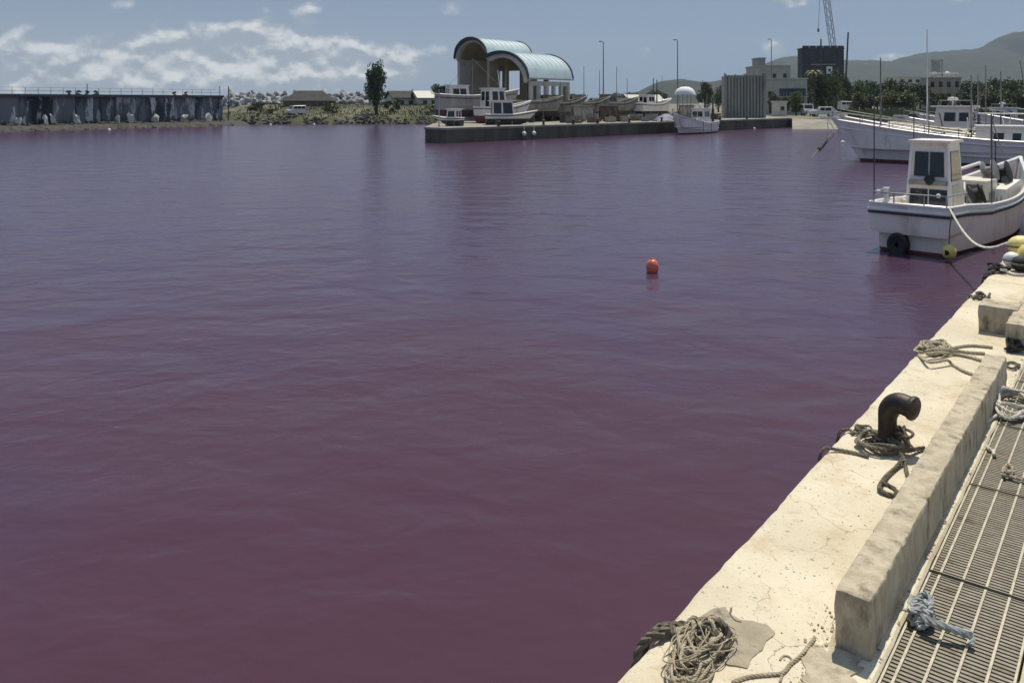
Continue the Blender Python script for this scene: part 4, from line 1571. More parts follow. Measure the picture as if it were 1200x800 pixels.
def make_hull(root, L, B, zs, draft=.5, zp=.10, deck=.45, sw=.82, rake=.9, m=None, mb_=None, flare=.84, rub=True, mdeck=None, rail_m=None, rub_m=None, bul=.05):
    m = m or M_WHITE
    mb_ = mb_ or M_ANTIF
    wd_, sh = hull_fns(L, B, zs, sw)
    n = 18
    ts = [1 - (1 - i / n) ** 1.25 for i in range(n + 1)]

    def wl(t):
        return wd_(t) * (flare - .42 * max(0, (t - .45) / .55) ** 1.5)

    def X(t, z):
        return L * t + rake * t ** 4 * (z / zs[2]) * 1.0

    def half(t):
        s_ = sh(t)
        d_ = -draft * (1 - .7 * t ** 5)
        a, b = wl(t), wd_(t)
        low = [(0.0, d_), (a * .7, d_ * .7), (a, zp)]
        up = [(a, zp)]
        for k in (.25, .5, .75, 1.0):
            up.append((a + (b - a) * k ** .9, zp + (s_ - zp) * k))
        return low, up
    bot, prt, stb = [], [], []
    for t in ts:
        low, up = half(t)
        bot.append([Vector((X(t, z), y, z)) for y, z in low[::-1]] + [Vector((X(t, z), -y, z)) for y, z in low[1:]])
        prt.append([Vector((X(t, z), y, z)) for y, z in up])
        stb.append([Vector((X(t, z), -y, z)) for y, z in up])
    o = MB()
    o.loft(bot, False, True, False)
    o.build('hull_bottom', mb_, root, True)
    o = MB()
    o.loft(prt, False, False, False)
    o.loft([r_[::-1] for r_ in stb], False, False, False)
    # transom
    o.add(prt[0] + stb[0][::-1], [tuple(range(len(prt[0]) * 2))])
    # inner bulwark
    inn_p, inn_s = [], []
    for t in ts:
        s_, b = sh(t), max(wd_(t) - bul, .012)
        x0 = max(X(t, s_), bul) if t < .02 else X(t, s_) - (.0 if t < .97 else .06)
        inn_p.append([Vector((x0, b, s_)), Vector((min(x0, L), b * .97, deck))])
        inn_s.append([Vector((x0, -b, s_)), Vector((min(x0, L), -b * .97, deck))])
    o.loft([r_[::-1] for r_ in inn_p], False, False, False)
    o.loft(inn_s, False, False, False)
    o.add([inn_p[0][0], inn_p[0][1], inn_s[0][1], inn_s[0][0]], [(0, 1, 2, 3)])
    o.add([prt[0][-1], inn_p[0][0], inn_s[0][0], stb[0][-1]], [(0, 1, 2, 3)])
    o.build('hull', m, root, True)
    o = MB()
    o.loft([[a[1], b[1]] for a, b in zip(inn_p, inn_s)], False, False, False)
    o.build('deck', mdeck or M_GREYDECK, root)
    o = MB()
    path = [Vector((X(t, sh(t)), wd_(t) - .02, sh(t) + .015)) for t in ts] + [Vector((X(t, sh(t)), -wd_(t) + .02, sh(t) + .015)) for t in ts[::-1]]
    o.tube(path + [path[0]], .045, 6)
    o.build('cap_rail', rail_m or M_TRIM, root, True)
    if rub:
        o = MB()
        kk = .8

        def rp(t, s):
            a, b = wl(t), wd_(t)
            z = zp + (sh(t) - zp) * kk
            return Vector((X(t, z) + (.0), s * (a + (b - a) * kk ** .9 + .015), z))
        path = [rp(t, 1) for t in ts] + [rp(t, -1) for t in ts[::-1]]
        o.tube(path + [path[0]], .04, 6)
        o.build('rub_rail', rub_m or M_DKLINE, root, True)
    return wd_, sh, X


def wheelhouse(root, x0, x1, w_, z0, z1, taper=.86, m=None, rake=.12, side=((.2, .5), (.56, .86)), back=True, front=2, wz=(.55, .86), roof_over=.12, name='wheelhouse'):
    m = m or M_WHITE
    hw = w_ / 2
    o = MB()
    b = [Vector((x0, -hw, z0)), Vector((x1, -hw, z0)), Vector((x1, hw, z0)), Vector((x0, hw, z0))]
    hk = hw * taper
    t = [Vector((x0 + .04, -hk, z1)), Vector((x1 - rake * (z1 - z0), -hk, z1)), Vector((x1 - rake * (z1 - z0), hk, z1)), Vector((x0 + .04, hk, z1))]
    o.loft([b, t])
    wh = o.build(name, m, root)
    o = MB()
    xa, xb = x0 - roof_over, x1 - rake * (z1 - z0) + roof_over
    o.box(((xa + xb) / 2, 0, z1 + .04), (xb - xa, hk * 2 + roof_over * 1.3, .09))
    o.build('roof', M_TRIM if m in (M_WHITE, M_CREAM) else m, wh)

    def lerp(a, c, f):
        return a + (c - a) * f

    def quad(c0, c1, t0, t1, u0, u1, v0, v1, nm='window', mm=None, off=.012):
        """pane on the face spanned by bottom edge c0-c1 and top edge t0-t1"""
        def pt(u, v):
            return lerp(lerp(c0, c1, u), lerp(t0, t1, u), v)
        A = [pt(u0, v0), pt(u1, v0), pt(u1, v1), pt(u0, v1)]
        nrm = (A[1] - A[0]).cross(A[3] - A[0]).normalized()
        q_ = MB()
        vs = [p - nrm * .01 for p in A] + [p + nrm * off for p in A]
        q_.add(vs, [(4, 5, 6, 7), (0, 1, 5, 4), (1, 2, 6, 5), (2, 3, 7, 6), (3, 0, 4, 7)])
        return q_.build(nm, mm or M_GLASS, wh)
    for (u0, u1) in side:
        quad(b[0], b[1], t[0], t[1], u0, u1, *wz)
        quad(b[2], b[3], t[2], t[3], 1 - u1, 1 - u0, *wz)
    for k in range(front):
        quad(b[1], b[2], t[1], t[2], .07 + k * .88 / front, .07 + (k + .88) * .88 / front, *wz)
    if back:
        quad(b[3], b[0], t[3], t[0], .1, .42, *wz)
        quad(b[3], b[0], t[3], t[0], .55, .88, .03, wz[1], 'door', M_GLASS)
    return wh


def mast(root, x, y, z0, z1, r=.04, m=None, stays=(), yard=None, lean=0.0):
    o = MB()
    o.tube([(x, y, z0), (x + lean, y, z1)], r, 6, r * .6)
    mm = o.build('mast', m or M_MAST, root)
    for s in stays:
        o = MB()
        o.tube([(x + lean, y, z1 - .1), s], .014, 4)
        o.build('stay', M_MAST, mm)
    if yard:
        o = MB()
        o.tube([(x + lean * .7, y - yard, z0 + (z1 - z0) * .7), (x + lean * .7, y + yard, z0 + (z1 - z0) * .7)], r * .6, 5)
        o.build('yard', m or M_MAST, mm)
    return mm


def guard_rail(root, pts, h, posts=True, m=None, r=.018, name='guard_rail'):
    o = MB()
    up = [Vector(p) + Vector((0, 0, h)) for p in pts]
    o.tube(up, r, 5)
    g = o.build(name, m or M_STEEL, root)
    if posts:
        for p in pts:
            o = MB()
            o.tube([p, Vector(p) + Vector((0, 0, h))], r, 5)
            o.build('stanchion', m or M_STEEL, g)
    return g


# ------------------------------------------------------------------ nearest boat, stern towards the quay corner
def near_boat():
    HD = R(44)
    ax = Vector((math.sin(HD), math.cos(HD)))
    t = thing('fishing_boat', 'small white fishing boat seen from its stern with a tall narrow wheelhouse', 'boat', (8.49, 17.23, 0), math.atan2(ax.y, ax.x))
    L, B = 8.6, 2.05
    zs = (.96, .86, 1.55)
    wd_, sh, X = make_hull(t, L, B, zs, draft=.5, zp=.06, deck=.42, sw=.66, rake=.9, flare=.98, rub=False, mdeck=M_GREYDECK, bul=.06)
    # overhanging stern box with its own bulwark
    o = MB()
    def ring(k, z):
        return [Vector((-.20 * k, -.80 * k, z)), Vector((.9, -.84 * k, z)), Vector((2.3, -.955, z)), Vector((2.3, .955, z)), Vector((.9, .84 * k, z)), Vector((-.20 * k, .80 * k, z))]
    def top(k):
        return [Vector((p.x, p.y, {True: .885, False: 1.0 if p.x < .5 else .965}[p.x > 2])) for p in ring(k, 1.0)]
    o.loft([ring(.93, .40), ring(.985, .48), ring(1.0, .62), top(1.01)], True, True, False)
    ri = [Vector((p.x * .9 + .05, p.y * .93, p.z)) for p in top(1.0)]
    rj = [Vector((p.x, p.y, .6)) for p in ri]
    o.loft([top(1.01), ri, rj], True, False, True)
    o.build('stern_box', M_WHITE, t)
    # cap, dark rub strip and white strip round the stern and along the side
    ts = [i / 26 for i in range(27)]
    side = lambda off, dz, s: [Vector((X(q_, sh(q_)), s * (max(wd_(q_), .0) + off), sh(q_) + dz)) for q_ in ts if X(q_, 0) > 2.4]
    def band(off, z_st, dz, r, nm, m):
        st = [Vector((2.3, -.955 - off, z_st - .13)), Vector((.9, -.845 - off, z_st - .035)), Vector((-.18 - off, -.80 - off, z_st)), Vector((-.20 - off, -.76, z_st)), Vector((-.20 - off, .76, z_st)), Vector((-.18 - off, .80 + off, z_st)), Vector((.9, .845 + off, z_st - .035)), Vector((2.3, .955 + off, z_st - .13))]
        o_ = MB()
        path = side(off, dz, -1)[::-1] + st + side(off, dz, 1)
        o_.tube(path, r, 6)
        return o_.build(nm, m, t, True)
    band(-.01, 1.03, .03, .040, 'bulwark_cap', M_TRIM)
    band(.015, .90, -.075, .035, 'white_strake', M_TRIM)
    band(.02, .835, -.14, .025, 'rub_rail', M_DKLINE)
    # wheelhouse
    def pane(corners, nm, m, par, th=.02):
        A = [Vector(c) for c in corners]
        nrm = (A[1] - A[0]).cross(A[3] - A[0]).normalized()
        q_ = MB()
        vs = [p - nrm * .015 for p in A] + [p + nrm * th for p in A]
        q_.add(vs, [(4, 5, 6, 7), (0, 1, 5, 4), (1, 2, 6, 5), (2, 3, 7, 6), (3, 0, 4, 7)])
        return q_.build(nm, m, par)
    x0, x1, z0, z1 = 1.05, 2.15, .42, 2.3
    b = .47
    k = .80
    o = MB()
    lo = [Vector((x0, -b, z0)), Vector((x1, -b, z0)), Vector((x1, b, z0)), Vector((x0, b, z0))]
    hi = [Vector((x0 + .16, -b * k, z1)), Vector((x1 - .12, -b * k, z1)), Vector((x1 - .12, b * k, z1)), Vector((x0 + .16, b * k, z1))]
    o.loft([lo, hi])
    wh = o.build('wheelhouse', M_WHITE, t)
    o = MB()
    o.box(((x0 + x1) / 2 + .02, 0, z1 + .025), (x1 - x0 - .1, b * k * 2 + .12, .06))
    o.build('roof', M_WHITE, wh)
    def bp(u, v):          # back face, u 0..1 from port to starboard as seen from behind
        y = b - 2 * b * u
        return Vector((x0 + .16 * v, y * (1 + (k - 1) * v), z0 + (z1 - z0) * v))
    def sp(u, v):          # starboard face
        xa, xb = x0 + .16 * v, x1 - .12 * v
        return Vector((xa + (xb - xa) * u, -b * (1 + (k - 1) * v), z0 + (z1 - z0) * v))
    for (u0, u1, v0, v1, nm) in ((.12, .48, .60, .89, 'window'), (.52, .88, .60, .89, 'window'), (.06, .48, .08, .45, 'hatch_shade'), (.52, .94, .08, .45, 'hatch_shade')):  # lower pair: dark panes standing for the shade inside open hatchways
        pane([bp(u0, v0), bp(u1, v0), bp(u1, v1), bp(u0, v1)], nm, M_GLASS, wh)
    pane([sp(.12, .55), sp(.85, .55), sp(.85, .9), sp(.12, .9)], 'window', M_GLASS, wh)
    pane([sp(.2, .05), sp(.8, .05), sp(.8, .5), sp(.2, .5)], 'door', M_CREAM, wh)
    o = MB()
    o.box((x0 + .02, 0, z0 + (z1 - z0) * .53), (.16, b * 1.6, .10))
    o.build('instrument_shelf', M_GREYP, wh)
    o = MB()
    o.ball((x0 - .03, -.05, z0 + (z1 - z0) * .56), .12, 10, (.5, 1, 1))
    o.build('searchlight', M_BLACK, wh)
    for yy in (-b * .99, b * .99):
        o = MB()
        o.tube([(x0 - .01, yy, z0), (x0 + .15, yy * k, z1)], .035, 6)
        o.build('corner_post', M_TRIM, wh)
    # stern rail and fittings
    rp = [(-.15, .72, 1.0), (-.17, .3, 1.0), (-.17, -.3, 1.0), (-.15, -.72, 1.0)]
    guard_rail(t, [(1.0, .8, 1.0)] + rp + [(1.0, -.8, 1.0)], .26, True, M_GREYP, .016)
    o = MB()
    o.lathe([(.05, 0), (.05, .34), (.065, .35), (.065, .38)], 10, Matrix.Translation((-.05, .5, .98)))
    o.build('samson_post', M_TRIM, t)
    for yy in (.62, -.58):
        o = MB()
        o.ball((-.17, yy, 1.27), .05, 8)
        o.build('rail_knob', M_TRIM, t)
    # engine boss, hauler reels
    o = MB()
    o.lathe([(.05, -.14), (.25, -.12), (.25, -.09), (.16, -.06), (.16, .06), (.25, .09), (.25, .12), (.05, .14)], 18, Matrix.Translation((2.75, -.55, 1.05)) @ Matrix.Rotation(R(70), 4, 'X') @ Matrix.Rotation(.4, 4, 'Y'))
    o.build('net_reel', M_BLACK, t, True)
    o = MB()
    o.tube(smooth_path([(2.6, -.55, .5), (2.55, -.5, .85), (2.6, -.35, 1.1), (2.9, -.25, 1.3)], .05), .035, 6)
    o.build('reel_arm', M_GREYP, t)
    for xx in (2.75, 3.1, 3.5, 3.9):
        o = MB()
        o.tube([(xx, -.78, .42), (xx, -.78, .95)], .02, 5)
        o.build('stanchion', M_GREYP, t)
    # foredeck step with white raised coaming and cream locker
    o = MB()
    o.loft([[Vector((x, y, z)) for y, z in ((-.75, .42), (.75, .42), (.75, zt_), (-.75, zt_))] for x, zt_ in ((4.5, .85), (4.55, 1.05), (6.0, 1.2))])
    o.build('cuddy', M_WHITE, t)
    o = MB()
    o.tube(smooth_path([(3.0, .82, .92), (3.6, .86, 1.0), (4.1, .86, 1.22), (4.8, .85, 1.3), (6.0, .75, 1.36), (7.2, .5, 1.5)], .1), .05, 6)
    o.build('coaming', M_TRIM, t)
    o = MB()
    o.box((4.4, .0, .85), (.9, .95, .85))
    lk = o.build('locker', M_CREAM, t)
    o = MB()
    o.box((4.4, -.485, .78), (.55, .03, .42))
    o.build('locker_door', M_GREYP, lk)
    o = MB()
    o.box((3.93, -.18, .92), (.03, .38, .5))
    o.build('locker_opening_shade', M_GLASS, lk)  # dark plate on the locker, coloured as the shade inside an opening
    for k_, (xx, yy, zz) in enumerate(((5.1, -.25, 1.45), (5.55, -.45, 1.4))):
        o = MB()
        o.lathe([(.05, -.16), (.27, -.14), (.27, -.11), (.12, -.06), (.12, .06), (.27, .11), (.27, .14), (.05, .16)], 18, Matrix.Translation((xx, yy, zz)) @ Matrix.Rotation(R(75), 4, 'X'))
        o.build('line_hauler', M_GREYP if k_ == 0 else M_BLACK, t, True)
        o = MB()
        o.box((xx, yy, zz - .3), (.12, .3, .5))
        o.build('hauler_stand', M_GREYP, t)
    mast(t, 6.3, 0, 1.1, 2.9, .035, M_MAST, stays=((7.9, 0, 1.4),))
    for (xx, yy, zt_) in ((.3, .88, 3.4), (2.35, -.95, 2.9), (3.2, .97, 3.4)):
        o = MB()
        o.tube([(xx, yy, .9), (xx, yy, zt_)], .014, 5)
        o.build('fishing_pole_holder', M_POLE, t)
    return t


near_boat()
NB = Vector((8.49, 17.23))
nbx = Vector((math.sin(R(44)), math.cos(R(44))))
nby = Vector((-nbx.y, nbx.x))


def nb(x, y, z):
    q_ = NB + nbx * x + nby * y
    return Vector((q_.x, q_.y, z))


def tyre(name, label, loc, rz, r=.28, m=None):
    o = MB()
    prof = [(r * .22, -.1), (r * .8, -.12), (r * .98, -.09), (r, 0), (r * .98, .09), (r * .8, .12), (r * .22, .1), (r * .2, 0), (r * .22, -.1)]
    rings = []
    for j in range(22):
        a = 2 * math.pi * j / 22
        rings.append([Vector((z, q_ * math.cos(a), q_ * math.sin(a) + r * .15)) for q_, z in prof[:-1]])
    rings.append(rings[0])
    o.loft(rings, True, False, False)
    ob = o.build(name, m or M_TYRE, None, True)
    ob.location = loc
    ob.rotation_euler = (0, 0, rz)
    return tag(ob, label, 'tyre')


ob = tyre('tyre_fender', 'dark tyre fender hanging at the waterline of the small boat stern', nb(-.13, .22, .14), math.atan2(nbx.y, nbx.x), .215)
ob.scale = (1, 1, 1.2)
# yellow ball fender on its cord
fb = thing('ball_fender', 'yellow ball fender hanging by a cord at the stern corner of the small boat', 'fender', nb(-.32, -.82, .17))
o = MB()
o.ball((0, 0, 0), .14, 14, (1, 1, 1.08))
o.build('ball', M_YELLOW, fb, True)
o = MB()
o.lathe([(.05, -.02), (.05, .02), (.03, .04)], 10, Matrix.Translation((-.1, -.09, .0)) @ Matrix.Rotation(R(90), 4, 'Y'))
o.build('eyelet', M_BLACK, fb)
o = MB()
o.tube([(0, 0, .14), (.03, .02, .5), (.1, .05, .86)], .012, 5)
o.build('cord', M_ROPE_DK, fb)
o = MB()
o.lathe([(.02, -.16), (.09, -.11), (.12, 0), (.1, .09), (.045, .15), (.03, .2)], 14)
ob = o.build('deck_float', M_YELLOW, None, True)
ob.location = nb(.1, .3, .78)
tag(ob, 'pear-shaped yellow float standing on the stern of the small boat', 'float')
# mooring line from that boat to the quay
mb = MB()
a, b = nb(-.05, -.74, 1.05), D(*duv(1192, 290), DZ + .12)
pts = [a + (b - a) * f + Vector((0, 0, -.42 * math.sin(math.pi * f))) for f in (0, .15, .3, .45, .6, .75, .9, 1)]
rope(mb, pts, .022, 3)
tag(mb.build('mooring_line', M_ROPE_WH, None, True), 'pale slack mooring line from the small boat stern to the quay', 'rope')


# ------------------------------------------------------------------ larger boats moored beyond
def trawler(name, label, bow, head, L, B, zs, seed, cab, masts, group=None, m=M_WHITE, stripe=True, deck=.7):
    """bow = waterline bow point, head = direction from stern to bow"""
    hd = Vector(head).normalized()
    st = Vector((bow[0], bow[1])) - hd * L
    t = thing(name, label, 'boat', (st.x, st.y, 0), math.atan2(hd.y, hd.x), group)
    wd_, sh, X = make_hull(t, L, B, zs, draft=.7, zp=.14, deck=deck, sw=.8, rake=1.5, m=m, rub=True, rub_m=M_TRIM)
    # second strake lower down
    o = MB()
    pts_ = []
    for i in range(25):
        q_ = i / 24
        z = .14 + (sh(q_) - .14) * .30
        a_ = wd_(q_) * (.84 - .42 * max(0, (q_ - .45) / .55) ** 1.5)
        pts_.append(Vector((X(q_, z), a_ + (wd_(q_) - a_) * .34 + .02, z)))
    o.tube(pts_ + [Vector((p.x, -p.y, p.z)) for p in pts_[::-1]], .05, 6)
    if stripe:
        o.build('strake', M_TRIM, t, True)
    for (x0, x1, w_, z0, z1, kw) in cab:
        wheelhouse(t, x0, x1, w_, z0, z1, **kw)
    for (x_, y_, z0, z1, r_, kw) in masts:
        mast(t, x_, y_, z0, z1, r_, **kw)
    # bow pulpit and anchor roller
    o = MB()
    o.box((X(1, sh(1)) + .15, 0, sh(1) + .06), (.9, .22, .12))
    o.build('bow_roller', M_TRIM, t)
    rg_ = random.Random(seed)
    for s_ in (-1, 1):
        gp = [(X(q_, sh(q_)) - .05, s_ * max(wd_(q_) - .06, .02), sh(q_)) for q_ in (.55, .65, .75, .85, .93, 1.0)]
        guard_rail(t, gp, .45, True, M_MAST, .02)
        if cab:
            x0, x1, w_, z0, z1 = cab[-1][:5]
            guard_rail(t, [(x0 + .1, s_ * w_ * .4, z1 + .06), ((x0 + x1) / 2, s_ * w_ * .4, z1 + .06), (x1 - .4, s_ * w_ * .4, z1 + .06)], .35, True, M_MAST, .018, 'roof_rail')
    if cab:
        x0, x1, w_, z0, z1 = cab[-1][:5]
        o = MB()
        o.lathe([(.04, 0), (.04, .3), (.28, .32), (.3, .4), (.26, .5), (.05, .54)], 12, Matrix.Translation(((x0 + x1) / 2, 0, z1 + .08)))
        o.build('radar', M_TRIM, t, True)
        for k in range(4):
            o = MB()
            xx, yy = rg_.uniform(x0, x1 - .3), rg_.uniform(-.4, .4) * w_
            o.tube([(xx, yy, z1), (xx + rg_.uniform(-.1, .1), yy, z1 + rg_.uniform(.9, 2.0))], .014, 4)
            o.build('aerial', M_POLE, t)
        # awning frame over the work deck aft
        xa = max(.4, x0 - 2.6)
        for xx in (xa, x0 - .3):
            for s_ in (-1, 1):
                o = MB()
                o.tube([(xx, s_ * w_ * .45, deck), (xx, s_ * w_ * .45, 2.5)], .03, 5)
                o.build('awning_post', M_MAST, t)
        o = MB()
        o.box(((xa + x0 - .3) / 2, 0, 2.52), (x0 - .3 - xa + .3, w_, .06))
        o.build('awning', M_CANVAS, t)
    for k in range(5):
        q_ = rg_.uniform(.2, .75)
        s_ = rg_.choice((-1, 1))
        o = MB()
        zz = sh(q_)
        o.tube([(L * q_, s_ * (wd_(q_) + .05), zz), (L * q_, s_ * (wd_(q_) + .08), .15)], .022, 5)
        o.build('fender_rope', M_ROPE_BK, t)
    for k in range(8):
        x_ = L * rg_.uniform(.15, .9)
        o = MB()
        a_ = rg_.uniform(0, 6.28)
        o.tube([(x_, rg_.uniform(-.6, .6), deck), (x_ + .4 * math.cos(a_), rg_.uniform(-.6, .6), deck + rg_.uniform(1.0, 2.0))], rg_.uniform(.02, .05), 5)
        o.build('gear_pole', rg_.choice([M_MAST, M_CREAM, M_POLE, M_WOOD]), t)
    for k in range(3):
        x_ = L * rg_.uniform(.5, .8)
        o = MB()
        o.lathe([(.05, -.2), (.3, -.18), (.3, -.14), (.15, -.1), (.15, .1), (.3, .14), (.3, .18), (.05, .2)], 14, Matrix.Translation((x_, rg_.uniform(-.8, .8), deck + .6)) @ Matrix.Rotation(R(80), 4, 'X'))
        o.build('net_reel', rg_.choice([M_GREYP, M_BLACK, M_CREAM]), t, True)
    for k in range(6):
        x_ = L * rg_.uniform(.45, .85)
        o = MB()
        s_ = rg_.uniform(.25, .5)
        o.box((x_, rg_.uniform(-.5, .5), deck + s_ / 2), (s_ * 1.5, s_, s_), rg_.uniform(0, 3), .9)
        o.build('deck_box', rg_.choice([M_CREAM, M_GREYP, M_WOOD, M_WHITE]), t)
    return t, sh, X


h1 = Vector((-.85, .53))
t, sh, X = trawler('large_fishing_boat', 'large white fishing boat with high flared bow moored behind the small boat', (19.1, 44.4), h1, 14.0, 3.1, (1.25, 1.25, 2.25), 4,
        [(2.4, 8.6, 2.0, .7, 1.95, dict(side=((.5, .57), (.68, .74), (.8, .87)), wz=(.5, .78), front=3)), (3.6, 6.4, 1.6, 2.0, 3.5, dict(side=((.15, .45), (.55, .85)), front=3, roof_over=.25))],
        [(13.0, 0, 1.2, 5.6, .05, dict()), (8.75, -.4, .8, 4.6, .045, dict()), (1.6, 0, .8, 5.4, .05, dict(yard=.8)), (10.6, .8, .8, 3.9, .03, dict())])
o = MB()
o.tube([(8.7, 1.1, 1.6), (10.0, 1.0, 1.75), (11.4, .8, 1.98), (12.6, .5, 2.1)], .045, 6)
o.tube([(8.7, -1.1, 1.6), (10.0, -1.0, 1.75), (11.4, -.8, 1.98), (12.6, -.5, 2.1)], .045, 6)
for x_, y_ in ((8.9, 1.1), (10.0, 1.0), (11.3, .8), (8.9, -1.1), (10.0, -1.0), (11.3, -.8)):
    o.tube([(x_, y_, .7), (x_, y_, 1.72)], .03, 5)
o.build('pole_rack', M_CREAM, t)
for k in range(4):
    o = MB()
    o.tube([(8.5 + k * .2, -.7 + k * .4, 1.75), (10.5, -.7 + k * .4, 1.92), (12.6, -.4 + k * .25, 2.15)], .03, 5)
    o.build('boat_hook_pole', M_WOOD if k % 2 else M_CREAM, t)
o = MB()
o.box((9.6, .2, 1.1), (1.3, 1.1, .8), 0, .94)
o.build('fish_hold', M_WHITE, t)
for xx in (7.3, 8.6, 10.0):
    o = MB()
    o.tube([(xx, -1.62, 1.3), (xx, -1.62, -.2)], .03, 5)
    o.build('fender_rope', M_ROPE_BK, t)

t2, _, _ = trawler('fishing_boat', 'white fishing boat with square wheelhouse and tall mast beyond the large flared-bow boat', (22.6, 52.0), h1, 12.5, 2.9, (1.2, 1.2, 2.3), 9,
        [(6.4, 8.6, 1.9, .8, 2.9, dict(side=((.1, .35), (.45, .75)), front=3, wz=(.6, .85), roof_over=.3))],
        [(8.9, 0, 1.0, 7.7, .05, dict(m=M_FWHITE)), (7.4, 0, 2.9, 4.6, .04, dict(yard=.6)), (5.0, 0, .8, 5.0, .05, dict()), (6.2, -.6, 1, 4.9, .04, dict()), (3.4, 0, 1, 4.9, .04, dict())])
trawler('fishing_boat', 'white fishing boat with a forward-leaning mast gantry beyond the square wheelhouse boat', (28.2, 55.0), h1, 11.0, 2.8, (1.2, 1.2, 2.2), 14,
        [(2.4, 4.8, 1.9, .8, 2.7, dict(front=3, roof_over=.3)), (2.8, 4.2, 1.5, 2.75, 3.5, dict(front=2, wz=(.3, .85)))],
        [(5.0, 0, 1.0, 5.9, .05, dict(lean=.7)), (5.6, .5, 1.0, 4.4, .05, dict(lean=-1.0, m=M_FWHITE)), (1.2, 0, .8, 5.4, .05, dict()), (7.6, 0, 1.0, 5.6, .05, dict(yard=.5))])
trawler('fishing_boat', 'white fishing boat with a stepped bridge lying furthest along the right shore', (37.0, 62.0), h1, 12.0, 3.0, (1.3, 1.3, 2.4), 19,
        [(3.0, 6.0, 2.2, .8, 2.9, dict(front=3, roof_over=.3)), (3.4, 5.0, 1.8, 2.95, 4.1, dict(front=3, wz=(.35, .85), roof_over=.4))],
        [(5.4, 0, 3.5, 6.6, .06, dict(yard=.8, m=M_FWHITE)), (8.6, 0, 1, 6.2, .05, dict()), (1.4, 0, 1, 6.0, .05, dict())])
trawler('fishing_boat', 'low white fishing boat moored against the right shore below the scrub', (43.5, 84.0), (-.9, .3), 10.0, 2.6, (1.1, 1.1, 2.0), 24,
        [(2.4, 4.8, 1.7, .7, 2.6, dict(front=3, roof_over=.2))],
        [(5.6, 0, 1, 5.4, .05, dict()), (1.4, 0, 1, 4.8, .05, dict()), (7.4, 0, 1, 4.6, .04, dict())])

# boat with a white domed canopy lying against the far quay
t5, _, _ = trawler('canopied_boat', 'white fishing boat with a round white canopy tied against the far quay', (16.6, 80.6), (-.6, -.8), 7.5, 2.8, (1.2, 1.1, 2.1), 31,
        [(1.3, 3.2, 1.5, .7, 2.5, dict(front=2))],
        [(.7, 0, .8, 4.2, .05, dict()), (3.4, -.6, .8, 3.9, .04, dict()), (1.0, .8, .8, 3.6, .12, dict(m=M_POLE))])
o = MB()
prof = [(.05, 1.02), (.45, .98), (.85, .78), (1.1, .45), (1.18, .12), (1.16, .1), (1.08, .42), (.82, .72), (.42, .92), (.03, .96)]
o.lathe(prof, 18, Matrix.Translation((6.1, -.0, 3.85)) @ Matrix.Scale(.9, 4))
o.build('canopy', M_CANVAS, t5, True)
for a in range(4):
    o = MB()
    xa, ya = 6.1 + math.cos(a * 1.571 + .78) * .62, math.sin(a * 1.571 + .78) * .62
    o.tube([(xa, ya, .7), (xa, ya, 4.45)], .03, 5)
    o.build('canopy_post', M_MAST, t5)


# ------------------------------------------------------------------ boats laid up on the far quay
def laid_up(name, label, px, Y, rz, L, B, zs, m, mbm, cab=(), masts=(), lift=.9, deck=.5):
    X_ = (px - CX) / F * Y
    t = thing(name, label, 'boat', (X_ - math.cos(rz) * L / 2, Y - math.sin(rz) * L / 2, 1.2 + lift), rz)
    make_hull(t, L, B, zs, draft=.55, zp=.18, deck=deck, sw=.8, rake=.9, m=m, mb_=mbm, rail_m=m if m is M_OLDHULL else None)
    for c in cab:
        wheelhouse(t, *c[:5], **dict(dict(m=m if m is not M_PINKH else M_WHITE), **c[5]))
    for mm in masts:
        mast(t, *mm[:5], **mm[5])
    for xx in (L * .22, L * .6):
        o = MB()
        o.box((xx, 0, -lift / 2 - .14), (.22, B * .8, max(lift - .28, .1)))
        o.build('cradle', M_WOOD, t)
        for s in (-1, 1):
            o = MB()
            o.tube([(xx, s * B * .42, -lift), (xx, s * B * .36, .25)], .06, 5)
            o.build('prop', M_WOOD, t)
    return t


laid_up('laid_up_boat', 'brown-bottomed boat with a thin mast propped up before the narrow vault', 556, 80, R(20), 7.6, 2.5, (1.7, 1.55, 2.2), M_PINKH, M_BROWNHULL,
        [(1.0, 3.2, 1.6, .5, 2.5, dict(front=2))], [(3.6, 0, 1.5, 5.3, .035, dict(stays=((6.8, 0, 2.2), (.5, .5, 1.7)))), (6.6, 0, 1.5, 4.1, .05, dict(lean=-.4, m=M_FWHITE))], 1.1)
laid_up('laid_up_boat', 'laid-up white boat with tall glazed wheelhouse between the hall arches', 588, 79, R(38), 5.6, 2.2, (1.0, .95, 1.6), M_WHITE, M_ANTIF,
        [(.8, 2.9, 1.7, .5, 2.75, dict(front=2, wz=(.5, .88), side=((.15, .5), (.6, .88))))], [(3.2, 0, 2, 3.6, .04, dict())], .55)
laid_up('cabin_boat', 'small cabin boat with white flat roof and dark side openings on the quay edge', 594, 72.6, R(8), 3.8, 1.8, (.55, .5, .9), M_WHITE, M_DKLINE,
        [(.5, 2.5, 1.5, .3, 1.75, dict(front=2, wz=(.25, .9), side=((.06, .42), (.5, .94)), roof_over=.25, taper=.95))], (), .35, .25)
laid_up('small_cabin_boat', 'tiny white cabin boat standing at the end of the far quay', 529, 68.6, R(150), 2.1, 1.1, (.35, .3, .5), M_WHITE, M_DKLINE,
        [(.3, 1.3, .9, .2, 1.05, dict(front=1, wz=(.3, .85), side=((.15, .85),), roof_over=.12, taper=.92))], (), .33, .15)
laid_up('laid_up_boat', 'dark-bottomed drab boat hull without a cabin right of the wide vault', 625, 84, R(35), 6.2, 2.3, (1.3, 1.2, 1.8), M_OLDHULL, M_BLACK,
        [], [(2.2, 0, 1, 3.2, .04, dict()), (4.6, .2, 1, 3.6, .04, dict())], .9)
